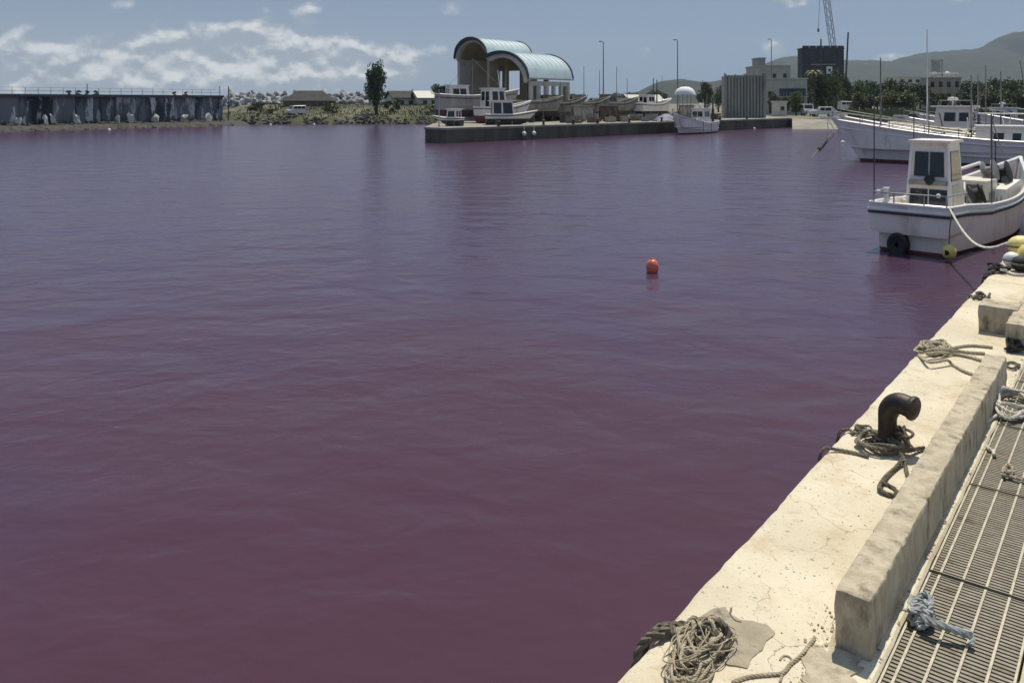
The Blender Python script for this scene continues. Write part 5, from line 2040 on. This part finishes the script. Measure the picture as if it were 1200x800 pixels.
laid_up('laid_up_boat', 'grubby tan laid-up boat with low cabin before the hall low side wall', 655, 88, R(40), 6.4, 2.3, (1.2, 1.1, 1.8), M_OLDHULL, M_BROWNHULL,
        [(1.0, 2.8, 1.5, .5, 1.9, dict(front=2))], [(3.4, 0, 1, 3.4, .04, dict())], .8)
laid_up('laid_up_boat', 'grubby grey laid-up boat with twin masts left of the first tall lamp post', 685, 94, R(40), 7.0, 2.4, (1.2, 1.1, 1.9), M_OLDHULL, M_BROWNHULL,
        [(1.0, 2.8, 1.5, .5, 2.0, dict(front=2))], [(3.4, 0, 1, 5.4, .05, dict()), (6.0, 0, 1, 5.0, .05, dict())], .8)
laid_up('laid_up_boat', 'grubby brown laid-up boat with tall thin mast right of the first tall lamp post', 722, 100, R(42), 7.0, 2.4, (1.2, 1.1, 1.9), M_OLDHULL, M_BROWNHULL,
        [(1.2, 3.0, 1.5, .5, 2.1, dict(front=2))], [(3.6, 0, 1, 5.6, .05, dict()), (5.6, 0, 1, 4.2, .05, dict())], .8)
laid_up('laid_up_boat', 'white laid-up boat with two dark posts beside the canopied boat', 765, 104, R(45), 6.6, 2.3, (1.2, 1.1, 1.8), M_WHITE, M_BLACK,
        [(1.2, 3.0, 1.5, .5, 2.2, dict(front=2))], [(3.4, 0, 1, 4.4, .09, dict(m=M_POLE)), (4.2, 0, 1, 4.2, .09, dict(m=M_POLE)), (5.4, 0, 1, 4.8, .04, dict())], .7)

# clutter on the far quay: crates, tarps, drums
QD = Vector((40.36, 40.0)).normalized()
QN = Vector((-QD.y, QD.x))


def fqp(s, off, z=1.2):
    q_ = Vector((-5.06, 63.3)) + QD * s + QN * off
    return Vector((q_.x, q_.y, z))


rg = random.Random(44)
cr_me = []
for k in range(3):
    o = MB()
    W_, D_, H_ = .9, .6, .5
    for zz in (.09, .25, .41):
        for sy in (-1, 1):
            o.box((0, sy * D_ / 2, zz), (W_, .05, .13))
        for sx in (-1, 1):
            o.box((sx * W_ / 2, 0, zz), (.05, D_ - .06, .13))
    o.box((0, 0, .03), (W_ - .06, D_ - .06, .05))
    for sx in (-1, 1):
        for sy in (-1, 1):
            o.box((sx * (W_ / 2 - .04), sy * (D_ / 2 - .045), .25), (.05, .04, .5))
    cr_me.append(o.mesh('crate'))
    break
for k in range(26):
    s = rg.uniform(17, 50)
    off = rg.uniform(2.0, 6.5)
    o = link('fish_crate', cr_me[0].copy(), rg.choice([M_WOOD, M_GREYP, M_TANB, M_BROWNHULL]))
    o.location = fqp(s, off, 1.2)
    o.rotation_euler = (0, 0, rg.uniform(0, 3))
    s_ = rg.uniform(.9, 1.6)
    o.scale = (s_, s_, s_)
    tag(o, 'slatted fish crate standing among the gear on the far quay', 'crate', 'fish crates on the far quay')
for k in range(14):
    s = rg.uniform(14, 50)
    off = rg.uniform(2.2, 7.5)
    o = MB()
    o.lathe([(.28, 0), (.30, .03), (.29, .28), (.305, .3), (.29, .32), (.29, .58), (.305, .6), (.29, .62), (.29, .86), (.3, .9), (.27, .9), (.26, .87)], 12)
    ob = o.build('oil_drum', rg.choice([M_POLE, M_GREYP, M_BROWNHULL, M_DKLINE]))
    ob.location = fqp(s, off)
    tag(ob, 'dark oil drum standing among the gear on the far quay', 'drum', 'oil drums on the far quay')
tp = MB()
rows_ = []
for i in range(13):
    rows_.append([Vector((-1.5 + i * .25, -.9 + j * .3, max(0.0, .75 * math.cos((i - 6) / 6.5 * 1.5) * math.cos((j - 3) / 3.4 * 1.5) + .12 * noise.noise(Vector((i * .6, j * .7, 2)))) + .02)) for j in range(7)])
tp.loft(rows_, False, False, False)
ob = tp.build('tarpaulin', M_TARP, None, True)
ob.location = PY(727, 141, 86.5)
ob.location.z = 1.2
ob.location.xy = fqp(32.0, 1.6).xy
ob.rotation_euler = (0, 0, .8)
tag(ob, 'faded blue tarpaulin heaped over gear on the far quay edge', 'tarpaulin')
# little mooring bollards along the far quay
o = MB()
o.lathe([(.16, 0), (.16, .04), (.10, .08), (.10, .3), (.17, .36), (.17, .42), (.05, .46)], 12)
bme = o.mesh('bollard', True)
for s in (6, 11.5, 15.5, 19, 24, 29.5, 35, 41, 47):
    ob = link('quay_bollard', bme, M_IRON)
    ob.location = fqp(s, .45)
    tag(ob, 'short black mooring bollard on the edge of the far quay', 'bollard', 'bollards on the far quay')
# sagging nets hung on racks
for k, (s, off) in enumerate(((21, 4.0), (26, 4.6), (39, 3.6))):
    q_ = fqp(s, off)
    t = thing('net_rack', ['timber rack hung with brown nets behind the two white floats', 'timber rack hung with brown nets beside the laid-up boats', 'timber rack hung with brown nets near the blue tarpaulin'][k], 'net rack', q_, math.atan2(QD.y, QD.x))
    for xx in (-1.4, 0, 1.4):
        o = MB()
        o.tube([(xx, 0, 0), (xx, 0, 1.7)], .06, 6)
        o.build('post', M_WOOD, t)
    o = MB()
    o.tube([(-1.6, 0, 1.65), (1.6, 0, 1.65)], .05, 6)
    o.build('bar', M_WOOD, t)
    o = MB()
    rows_ = []
    for i in range(17):
        xx = -1.5 + 3.0 * i / 16
        fr = .25 + .2 * noise.noise(Vector((xx * 2, k, 1)))
        rows_.append([Vector((xx, -fr, .15 + .3 * (noise.noise(Vector((xx * 3, k, 4))) + .5))), Vector((xx, -fr * .7, .9)), Vector((xx, 0, 1.72)), Vector((xx, fr * .7, .9)), Vector((xx, fr, .3))])
    o.loft(rows_, False, False, False)
    o.build('net', M_BROWNHULL if k % 2 else M_TANB, t, True)

# ------------------------------------------------------------------ floats on the water
def float_ball(px, py, r, m, label, group=None, name='float', z=.25):
    t = thing(name, label, 'float', P(px, py, 0) + Vector((0, 0, r * z)), random.uniform(0, 6), group)
    o = MB()
    o.ball((0, 0, 0), r, 14, (1, 1, 1.1))
    o.build('ball', m, t, True)
    o = MB()
    o.lathe([(r * .22, r * .98), (r * .2, r * 1.25), (r * .12, r * 1.3)], 10)
    o.build('neck', m, t, True)
    return t


by = thing('marker_buoy', 'red-orange pear-shaped marker buoy floating alone on the purple water', 'buoy', P(764.5, 319, 0) + Vector((0, 0, .07)), .6)
o = MB()
o.lathe([(.01, -.12), (.07, -.105), (.108, -.05), (.120, .015), (.110, .085), (.078, .145), (.04, .172)], 20)
o.build('body', M_ORANGE, by, True)
o = MB()
o.lathe([(.036, .162), (.036, .185), (.030, .198), (.012, .203)], 12)
o.build('neck', M_ORANGE, by, True)
o = MB()
rr = [(.018 * math.cos(a * .5236), 0, .206 + .014 * math.sin(a * .5236)) for a in range(13)]
o.tube(rr, .004, 5)
o.build('lifting_eye', M_IRON, by)
float_ball(128, 153, .17, M_FWHITE, 'small white float drifting just off the stained seawall')
for px, py in ((317, 147), (368, 146.5)):
    float_ball(px, py, .17, M_FWHITE, 'small white float drifting just below the grassy bank', 'floats below the bank')
for px in (612, 623.5):
    q_ = PY(px, 158.5, 70)
    # on the quay face
    tq = (px - CX) / F
    s_ = (tq * 63.3 + 5.06) / (QD.x - tq * QD.y)
    q_ = fqp(s_, -.22, .52)
    o = MB()
    o.ball((0, 0, 0), .2, 12)
    o.tube([(0, 0, .18), (.02, .2, .72)], .02, 5)
    ob = o.build('hanging_float', M_FWHITE, None, True)
    ob.location = q_
    tag(ob, 'white ball float hung on the dark face of the far quay', 'float', 'floats on the far quay face')
float_ball(932.5, 150.5, .2, M_FWHITE, 'white float beside the foot of the slipway')
float_ball(884, 151.5, .15, M_FWHITE, 'white float below the ribbed screen')
float_ball(987.5, 168, .16, M_FWHITE, 'white float just ahead of the flared bow of the large boat')
# dark mooring line with a log boom off the slipway
mb = MB()
rope(mb, [(39.5, 101.5, 1.1), P(977, 152, .45), P(968, 164, .2), P(957, 178, .03), P(949, 187, -.05)], .05, 3, 7, .15)
tag(mb.build('mooring_line', M_ROPE_DK, None, True), 'dark mooring line running from the slipway into the water', 'rope')
mb = MB()
mb.tube([P(969, 162, .22), P(964, 169, .16), P(959.5, 175, .08)], .11, 8)
tag(mb.build('log_float', M_BLACK, None, True), 'black tube float on the line off the slipway', 'float')

# ================================================================== near quay furniture
QRZ = math.atan2(UY, UX)
VK0, VK1 = -.905, -.778                         # kerb faces


def kerb(u0, u1, label, seed):
    me = bevel_box((u1 - u0, VK1 - VK0, .222), .009, 2, .03, .0022, 26, seed)
    o = link('kerb', me, M_KERB)
    o.location = D((u0 + u1) / 2, (VK0 + VK1) / 2, DZ - .004)
    o.rotation_euler = (0, 0, QRZ)
    return tag(o, label, 'kerb')


kerb(3.07, 6.63, 'long weathered concrete kerb beside the steel drain grates', 1.0)
kerb(7.62, 11.2, 'weathered concrete kerb with a dark knotted rope at its end', 4.0)
kerb(12.2, 15.8, 'concrete kerb on the quay beyond the yellow floats', 7.0)
kerb(-1.5, 2.1, 'concrete kerb on the quay beside the first drain grate', 9.0)
o = link('square_block', bevel_box((.30, .30, .235), .008, 2, .06, .003, 11, 3.3), M_KERB)
o.location = D(8.25, -1.02, DZ - .004)
o.rotation_euler = (0, 0, QRZ)
tag(o, 'square concrete block standing beside the second kerb near the quay edge', 'block')

# mortar patch
pp = [(822, 722), (836, 713), (850, 712), (858, 722), (868, 727), (884, 729), (899, 734), (908, 742), (899, 752), (893, 763), (882, 771), (876, 784), (864, 781), (852, 779), (844, 771), (838, 776), (828, 775), (822, 760)]
bm_pts = []
for i, (x_, y_) in enumerate(pp):
    x2, y2 = pp[(i + 1) % len(pp)]
    for f in (0, .33, .66):
        q_ = dpt(x_ + (x2 - x_) * f, y_ + (y2 - y_) * f)
        bm_pts.append((q_.x + .006 * noise.noise(q_ * 23), q_.y + .006 * noise.noise(q_ * 27 + Vector((4, 4, 4)))))
mb = MB()
mb.prism(bm_pts, DZ - .01, DZ + .0055)
mb.build('mortar_patch', M_PATCH, QUAY)

# crumbled concrete along kerb end and lip
rg = random.Random(77)
mb = MB()
me = rock_mesh(3, 1.0, (1, 1, .7), 1, .4)
vs0, fs0 = [v.co.copy() for v in me.vertices], [tuple(p.vertices) for p in me.polygons]
for k in range(1300):
    if k < 800:
        u = 2.35 + rg.random() ** .6 * 1.0
        v = -.90 + rg.gauss(0, .065)
    elif k < 1100:
        u = rg.uniform(3.0, 7.4)
        v = -.76 + rg.uniform(-.012, .015)
    else:
        u = rg.uniform(2, 9)
        v = rg.uniform(-1.4, -.92)
    if 3.03 < u < 6.66 and VK0 - .02 < v < VK1:
        continue
    if v > -.752:
        continue
    r_ = .0015 + .007 * rg.random() ** 4 if k < 1100 else rg.uniform(.002, .005)
    rot = Matrix.Rotation(rg.uniform(0, 6.28), 3, 'Z')
    c = D(u, v, DZ + r_ * .3)
    mb.add([c + rot @ p * r_ for p in vs0], fs0)
stuff(mb.build('concrete_crumbs', M_KERB), 'loose crumbs of concrete scattered on the quay by the kerb', 'gravel')
# broken mortar bed around the kerb end
mb = MB()
ring_ = []
for i in range(110):
    a = 2 * math.pi * i / 110
    rr_ = 1 + .5 * noise.noise(Vector((math.cos(a) * 2, math.sin(a) * 2, 7))) + .4 * noise.noise(Vector((math.cos(a) * 7, math.sin(a) * 7, 2)))
    q_ = D(2.90 + .30 * rr_ * math.cos(a), -.875 + .08 * rr_ * math.sin(a))
    ring_.append((q_.x, q_.y))
mb.prism(ring_, DZ - .02, DZ + .006)
mb.build('mortar_bed', M_KERB, QUAY)


# ------------------------------------------------------------------ steel drain grates
def grate_proto():
    t = thing('drain_grate', 'galvanised steel drain grate over the gutter', 'grate')
    LG = .976
    v0, v1 = -.735, -.358
    W_ = v1 - v0

    def bar(y, wdt, nm, m, z=.0):
        o_ = MB()
        o_.box((0, y, z - .0125), (LG, wdt, .025))
        return o_.build(nm, m, t)
    bar(W_ / 2 - .004, .008, 'frame_bar', M_GALV2)
    bar(-W_ / 2 + .004, .008, 'frame_bar', M_GALV2)
    for y in (.148, .063, -.022, -.107):
        bar(y, .009, 'long_bar', M_GALV2, .002)
    o_ = MB()
    o_.box((0, 0, -.018), (.0135, W_ - .018, .028))
    cm = o_.mesh('cross_bar')
    n = 42
    for i in range(n):
        c = link('cross_bar', cm, M_GALV, t)
        c.location = (-LG / 2 + .01 + (LG - .02) * i / (n - 1), 0, 0)
    for s in (-1, 1):
        o_ = MB()
        o_.box((s * (LG / 2 - .003), 0, -.013), (.005, W_ - .02, .026))
        o_.build('end_plate', M_GALV, t)
    return t


GL = ['drain grate beside the second kerb far along the gutter', 'drain grate carrying the pale coiled rope', 'drain grate between the pale coil and the short knotted rope', 'drain grate with a short knotted rope on it', 'drain grate just beyond the grey-blue knotted rope', 'drain grate under the grey-blue knotted rope', 'drain grate before the end of the long kerb']
pro = grate_proto()
for k, u0 in enumerate([8.84, 7.84, 6.84, 5.84, 4.84, 3.84, 2.84, 1.84, 9.84, 10.84]):
    g = pro if k == 0 else copy_tree(pro)
    g.location = D(u0 + .5, (-.735 - .358) / 2, DZ - .004)
    g.rotation_euler = (R(rg.uniform(-.15, .15)), R(rg.uniform(-.1, .1)), QRZ)
    lab = {8: 'far', 9: 'far'}.get(k)
    labs = ['steel drain grate in the gutter beside the second kerb', 'steel drain grate in the gutter beside the second kerb', 'steel drain grate in the gutter where two kerbs leave a gap',
            'steel drain grate in the gutter holding the pale coiled rope', 'steel drain grate in the gutter with a short knotted rope lying on it', 'steel drain grate in the gutter just past the grey-blue knotted rope',
            'steel drain grate in the gutter under the grey-blue knotted rope', 'steel drain grate in the gutter before the end of the long kerb', 'steel drain grate in the gutter beside the second kerb', 'steel drain grate in the gutter beside the second kerb']
    g['label'] = labs[k]
    g['group'] = 'drain grates along the gutter'

# ------------------------------------------------------------------ bent-pipe bollard
def bent_bollard():
    u, v = duv(1040, 520)
    t = thing('bent_bollard', 'black rusty mooring bollard bent over like a pipe elbow', 'bollard', D(u, v), QRZ)
    # local x along the quay, local y = towards the water
    pts_ = []
    for i in range(5):
        pts_.append(Vector((0, 0, -.02 + .165 * i / 4)))
    for i in range(1, 13):
        a = R(100) * i / 12
        pts_.append(Vector((-.02 * i / 12, -.078 * (1 - math.cos(a)), .145 + .115 * math.sin(a) * (1 if a < 1.57 else 1))))
    end = pts_[-1]
    dr = Vector((-.25, -.97, -.12)).normalized()
    pts_ += [end + dr * .03, end + dr * .055]

    def rad(f):
        return .057 - .006 * math.sin(min(f / .4, 1) * math.pi) + .004 * max(0, f - .6) / .4
    mb = MB()
    mb.tube(pts_, rad, 22)
    mb.build('post', M_IRON, t, True)
    mb = MB()
    e2 = pts_[-1]
    Mx = Matrix.Translation(e2) @ dr.to_track_quat('Z', 'Y').to_matrix().to_4x4()
    mb.lathe([(.064, -.018), (.070, -.008), (.070, .008), (.060, .017), (.02, .020)], 22, Mx)
    mb.build('end_flange', M_IRON, t, True)
    mb = MB()
    mb.lathe([(.10, -.005), (.10, .006), (.092, .012), (.062, .016), (.057, .035)], 24)
    mb.build('base_plate', M_IRON, t, True)
    for k in range(6):
        mb = MB()
        a = k * 1.047 + .3
        mb.lathe([(.009, .0), (.009, .02), (.004, .023)], 6, Matrix.Translation((.083 * math.cos(a), .083 * math.sin(a), .004)))
        mb.build('bolt', M_IRON, t)
    return t


bent_bollard()


# ------------------------------------------------------------------ ropes
def rp(name, label, m, paths, group=None):
    """paths: list of (pixel points (x, y[, height]), radius, strands)"""
    mb = MB()
    for pts_, r, st in paths:
        q_ = []
        for p in pts_:
            h_ = (p[2] if len(p) > 2 else 0.0) + r
            q_.append(P(p[0], p[1], DZ + h_))
        rope(mb, q_, r, st)
    return tag(mb.build(name, m, None, True), label, 'rope', group)


def over_edge(px, py, drops, r):
    """points hanging down the quay face below the edge point nearest this pixel"""
    u, _ = duv(px, py)
    return [D(u + du, -1.456 - r - .012, DZ - dz) for du, dz in drops]


# rope heap at the bottom of the picture
u0, v0 = duv(752, 752)
mb = MB()
ue, ve = duv(765, 742)
for k, (du, rr_) in enumerate(((0, .019), (.05, .017))):
    pth = [D(ue - .16 + du, -1.49, DZ - .45), D(ue - .12 + du, -1.486, DZ - .15), D(ue - .07 + du, -1.475, DZ - .01), D(ue - .01 + du, -1.42, DZ + .03)]
    pth += [dpt(x_, y_, h_) for x_, y_, h_ in (((785, 734, .022), (806, 733, .03), (826, 737, .05), (840, 745, .06), (848, 757, .03), (838, 766, .03)) if k == 0 else ((792, 744, .022), (812, 741, .05), (833, 730, .07), (845, 729, .08), (853, 742, .05), (849, 760, .02), (830, 757, .03)))]
    rope(mb, pth, rr_, 3, 6.0)
tag(mb.build('heavy_rope', M_ROPE_DK, None, True), 'heavy dark laid rope coming over the quay edge into the tangled heap', 'rope')
mb = MB()
cu, cv = duv(818, 765)
tangle(mb, (cu, cv), .17, .085, .05, 46, .0065, .085, 5, 3)
tangle(mb, (cu - .10, cv + .02), .16, .07, .05, 34, .0055, .06, 6, 3)
tangle(mb, (cu + .05, cv - .01), .12, .08, .04, 26, .008, .09, 9, 3)
tangle(mb, (cu - .03, cv), .2, .09, .05, 70, .0024, .10, 11, 1)
tangle(mb, (cu + .06, cv + .02), .16, .1, .05, 40, .002, .10, 12, 1)
tag(mb.build('tangled_rope', M_ROPE_TAN, None, True), 'heap of tangled tan rope beside the grey mortar patch', 'rope')
mb = MB()
o_ = MB()
o_.ball(tuple(dpt(802, 768, .035)), .024, 12)
ob = o_.build('small_float', M_IRON, None, True)
tag(ob, 'little dark float caught in the tan rope heap', 'float')
rp('loose_rope', 'thin tan rope end trailing from the kerb towards the mortar patch', M_ROPE_TAN,
   [([(858, 799), (876, 793), (900, 790), (917, 788), (926, 778), (938, 768), (948, 756), (955, 746)], .007, 3),
    ([(917, 788), (914, 799)], .005, 3),
    ([(914, 773), (918, 768), (925, 769), (930, 774), (936, 772)], .004, 1)])
rp('loose_strand', 'short dark strand curling on the mortar patch', M_ROPE_DK, [([(857, 712), (856, 720), (862, 727), (869, 729)], .004, 1)])

# ropes round the bollard
mb = MB()
cu, cv = duv(1032, 528)
for k in range(4):
    pth = []
    for i in range(17):
        a = i * 6.283 / 13 + k * 1.9
        rr_ = .088 + .035 * noise.noise(Vector((a * .7, k * 2.3, 1))) + .005 * k
        pth.append(D(cu + .01 + rr_ * .95 * math.cos(a), cv - .01 + rr_ * 1.05 * math.sin(a), DZ + .012 + .014 * k + .010 * math.sin(a * 2 + k)))
    rope(mb, pth, .010, 3)
pth = [D(cu - .28, -1.49, DZ - .5), D(cu - .24, -1.485, DZ - .1), D(cu - .21, -1.462, DZ + .012), D(cu - .17, -1.40, DZ + .012)] + [dpt(x_, y_, .012) for x_, y_ in ((985, 527), (1005, 531), (1018, 535))]
rope(mb, pth, .010, 3)
tag(mb.build('coiled_rope', M_ROPE_MIX, None, True), 'grey-tan rope coiled at the foot of the bent bollard', 'rope')
mb = MB()
tangle(mb, duv(1053, 522), .10, .06, .03, 30, .010, .10, 15, 3)
tangle(mb, duv(1050, 513), .08, .07, .03, 16, .013, .10, 16, 3)
pth = [dpt(x_, y_, h_) for x_, y_, h_ in ((1058, 538, .03), (1050, 548, .012), (1040, 557, .012), (1033, 566, .014), (1031, 573, .016), (1038, 578, .012), (1048, 581, .012), (1051, 576, .02), (1044, 570, .03), (1034, 566, .035))]
rope(mb, pth, .013, 3)
rope(mb, [dpt(x_, y_, h_) for x_, y_, h_ in ((1055, 530, .04), (1060, 540, .02), (1062, 550, .014), (1064, 559, .013))], .011, 3)
rope(mb, [dpt(x_, y_, h_) for x_, y_, h_ in ((1050, 528, .04), (1064, 528, .03), (1075, 526, .02), (1083, 525, .014))], .013, 3)
rope(mb, [dpt(x_, y_, h_) for x_, y_, h_ in ((1035, 504, .06), (1050, 508, .07), (1064, 513, .07), (1070, 508, .07), (1062, 503, .06), (1048, 501, .04))], .009, 3)
tag(mb.build('knotted_rope', M_ROPE_DK, None, True), 'dark stiff rope knotted behind the bent bollard with loose ends', 'rope')
mb = MB()
us, vs_ = duv(990, 505)
pth = [D(us - .1, -1.48, DZ - .4), D(us - .06, -1.475, DZ - .03), D(us + .0, -1.43, DZ + .014)] + [dpt(x_, y_, h_) for x_, y_, h_ in ((1000, 507, .012), (1010, 507, .016), (1020, 504, .014), (1026, 508, .012))]
rope(mb, pth, .010, 3)
rope(mb, [dpt(x_, y_, h_) for x_, y_, h_ in ((998, 508, .012), (1006, 500, .02), (1018, 499, .018), (1022, 503, .02))], .007, 3)
tangle(mb, duv(1008, 506), .06, .03, .02, 10, .012, .03, 18, 3)
tag(mb.build('edge_rope', M_ROPE_DK, None, True), 'dark rope lashing between the bent bollard and the quay edge', 'rope')

# bundle of four ropes running to the kerb
mb = MB()
fan = [[(1163, 407), (1140, 405), (1120, 407), (1108, 410), (1090, 410)], [(1154, 414), (1138, 413), (1120, 411), (1100, 409), (1084, 412)], [(1150, 422), (1136, 418), (1118, 415), (1102, 413), (1086, 415)],
       [(1141, 439), (1128, 434), (1116, 427), (1110, 422), (1098, 424), (1088, 424), (1078, 417), (1075, 409), (1084, 404), (1092, 405)]]
for k, f in enumerate(fan):
    rope(mb, [dpt(x_, y_, .012 + (.03 if 1080 < x_ < 1112 else 0)) for x_, y_ in f], .0125, 3)
tangle(mb, duv(1096, 411), .20, .11, .03, 30, .013, .08, 25, 3)
u_, _ = duv(1066, 405)
rope(mb, [D(u_ - .1, -1.50, DZ - .5), D(u_ - .02, -1.485, DZ - .08), D(u_ + .05, -1.44, DZ + .02), dpt(1072, 411, .02), dpt(1082, 413, .03)], .014, 3)
tag(mb.build('rope_bundle', M_ROPE_TAN, None, True), 'knotted bundle of tan ropes fanning out from the quay edge to the kerb', 'rope')
mb = MB()
tangle(mb, duv(1148, 349), .16, .06, .03, 14, .012, .04, 27, 3)
u_, _ = duv(1136, 347)
rope(mb, [D(u_ - .4, -1.485, DZ - .5), D(u_ - .2, -1.48, DZ - .12), D(u_ - .05, -1.44, DZ + .012), dpt(1142, 349, .01), dpt(1152, 351, .012), dpt(1158, 348, .02), dpt(1160, 344, .03)], .013, 3)
tag(mb.build('small_rope', M_ROPE_DK, None, True), 'small dark rope looped over the quay edge near the square block', 'rope')
mb = MB()
tangle(mb, duv(1168, 318), .30, .12, .05, 16, .02, .10, 33, 3)
u_, _ = duv(1156, 322)
rope(mb, [D(u_ - .2, -1.5, DZ - .4), D(u_ - .05, -1.49, DZ - .05), D(u_ + .1, -1.42, DZ + .03), D(u_ + .5, -1.3, DZ + .02)], .024, 3)
tag(mb.build('black_rope', M_ROPE_BK, None, True), 'black rope loops at the quay edge beside the yellow floats', 'rope')
mb = MB()
rope(mb, [dpt(x_, y_, .015) for x_, y_ in ((1172, 316), (1180, 319), (1190, 322), (1204, 322), (1214, 318))], .016, 3)
rope(mb, [dpt(x_, y_, .05) for x_, y_ in ((1170, 312), (1175, 309), (1177, 313), (1173, 316), (1180, 317))], .016, 3)
tag(mb.build('white_rope', M_ROPE_WH, None, True), 'white rope lying round the foot of the yellow floats', 'rope')
# yellow floats heaped on the quay edge
for k, (px, py, h_, r_, m, lab) in enumerate([(1197, 309, .20, .135, M_YELLOW, 'bright yellow net float on top of the heap at the quay edge'), (1186, 313, .12, .10, M_FWHITE, 'white net float at the water side of the yellow float heap'),
                                             (1209, 314, .16, .16, M_YELLOW, 'yellow net float at the land side of the float heap'), (1196, 318, .10, .10, M_BLACK, 'black net float under the yellow floats')]):
    t = thing('net_float', lab, 'float', P(px, py, DZ) + Vector((0, 0, r_ * .9 if k else .22)), k * 1.1)
    o = MB()
    o.ball((0, 0, 0), r_, 16, (1.25 if k == 0 else 1, 1, .95))
    o.build('ball', m, t, True)
    o = MB()
    o.tube([(r_ * 1.2 * math.cos(a * .524) * (1.25 if k == 0 else 1) * .84, r_ * 1.01 * math.sin(a * .524), 0) for a in range(13)], .012, 6)
    o.build('lashing', M_ROPE_DK, t)
# rope on the end of the second kerb
mb = MB()
tangle(mb, (7.58, -.84), .05, .07, .03, 26, .011, .12, 41, 3)
tag(mb.build('kerb_rope', M_ROPE_BK, None, True), 'black knotted rope lying against the end of the second kerb', 'rope')
mb = MB()
tangle(mb, (7.15, -.80), .10, .06, .03, 12, .008, .02, 43, 3)
tag(mb.build('gap_rope', M_ROPE_DK, None, True), 'short dark rope in the gap between the two kerbs', 'rope')
# pale coil on the grates
mb = MB()
cu, cv = duv(1186, 478)
for k in range(6):
    pth = []
    for i in range(20):
        a = i * 6.283 / 15 + k * .9
        rr_ = 1 + .25 * noise.noise(Vector((a * .8, k * 3.0, 2))) - .06 * k
        pth.append(D(cu + .02 * math.sin(k * 2) + .27 * rr_ * math.cos(a), cv + .12 * rr_ * math.sin(a), DZ + .014 + .012 * k + .012 * math.sin(a * 3 + k)))
    rope(mb, pth, .0105, 3)
rope(mb, [D(cu - .25, cv - .05, DZ + .02), D(cu - .35, cv - .08, DZ + .012), D(cu - .45, cv - .11, DZ + .012)], .0105, 3)
tag(mb.build('coiled_rope', M_ROPE_WH, None, True), 'pale rope coiled on the drain grates beside the long kerb', 'rope')
mb = MB()
rope(mb, [dpt(x_, y_, .01) for x_, y_ in ((1156, 522), (1158, 525), (1164, 528), (1165, 533))], .011, 3)
tag(mb.build('rope_scrap', M_ROPE_WH, None, True), 'scrap of pale rope on the gutter edge', 'rope')
mb = MB()
tangle(mb, duv(1181, 556), .10, .035, .02, 12, .009, .035, 47, 3)
rope(mb, [dpt(x_, y_, .012) for x_, y_ in ((1180, 556), (1188, 559), (1196, 561), (1206, 561))], .011, 3)
tag(mb.build('knotted_rope', M_ROPE_TAN, None, True), 'short knotted tan rope on the drain grate beyond the joint', 'rope')
# grey-blue rope on the nearest grate
mb = MB()
cu, cv = duv(1078, 722)
tangle(mb, (cu, cv), .085, .05, .03, 34, .011, .075, 51, 3)
tangle(mb, (cu - .03, cv + .015), .07, .04, .03, 16, .008, .05, 52, 3)
pth = [dpt(x_, y_, h_) for x_, y_, h_ in ((1080, 722, .05), (1094, 729, .05), (1106, 733, .045), (1118, 737, .04), (1130, 741, .035), (1138, 744, .03))]
rope(mb, pth, .017, 3, 5.0)
rope(mb, [dpt(x_, y_, h_) for x_, y_, h_ in ((1138, 744, .03), (1140, 750, .02), (1137, 755, .012))], .010, 3)
tag(mb.build('knotted_rope', M_ROPE_BL, None, True), 'grey-blue rope tied in a thick knot on the nearest drain grate', 'rope')

# ================================================================== humid air over the harbour
hz = MB()
hz.box((0, 2500, 220), (10800, 6400, 445))
hzo = hz.build('haze', None)
hzo['kind'] = 'stuff'
hzo['label'] = 'thin blue-grey haze hanging over the harbour and hills'
hzo['category'] = 'haze'
hm = bpy.data.materials.new('humid_air')
hm.use_nodes = True
n, l = hm.node_tree.nodes, hm.node_tree.links
n.clear()
out = nd(n, 'ShaderNodeOutputMaterial')
pv = nd(n, 'ShaderNodeVolumePrincipled')
pv.inputs['Color'].default_value = (.66, .83, 1.0, 1)
pv.inputs['Density'].default_value = .00010
pv.inputs['Anisotropy'].default_value = .1
l.new(pv.outputs[0], out.inputs['Volume'])
hzo.data.materials.append(hm)
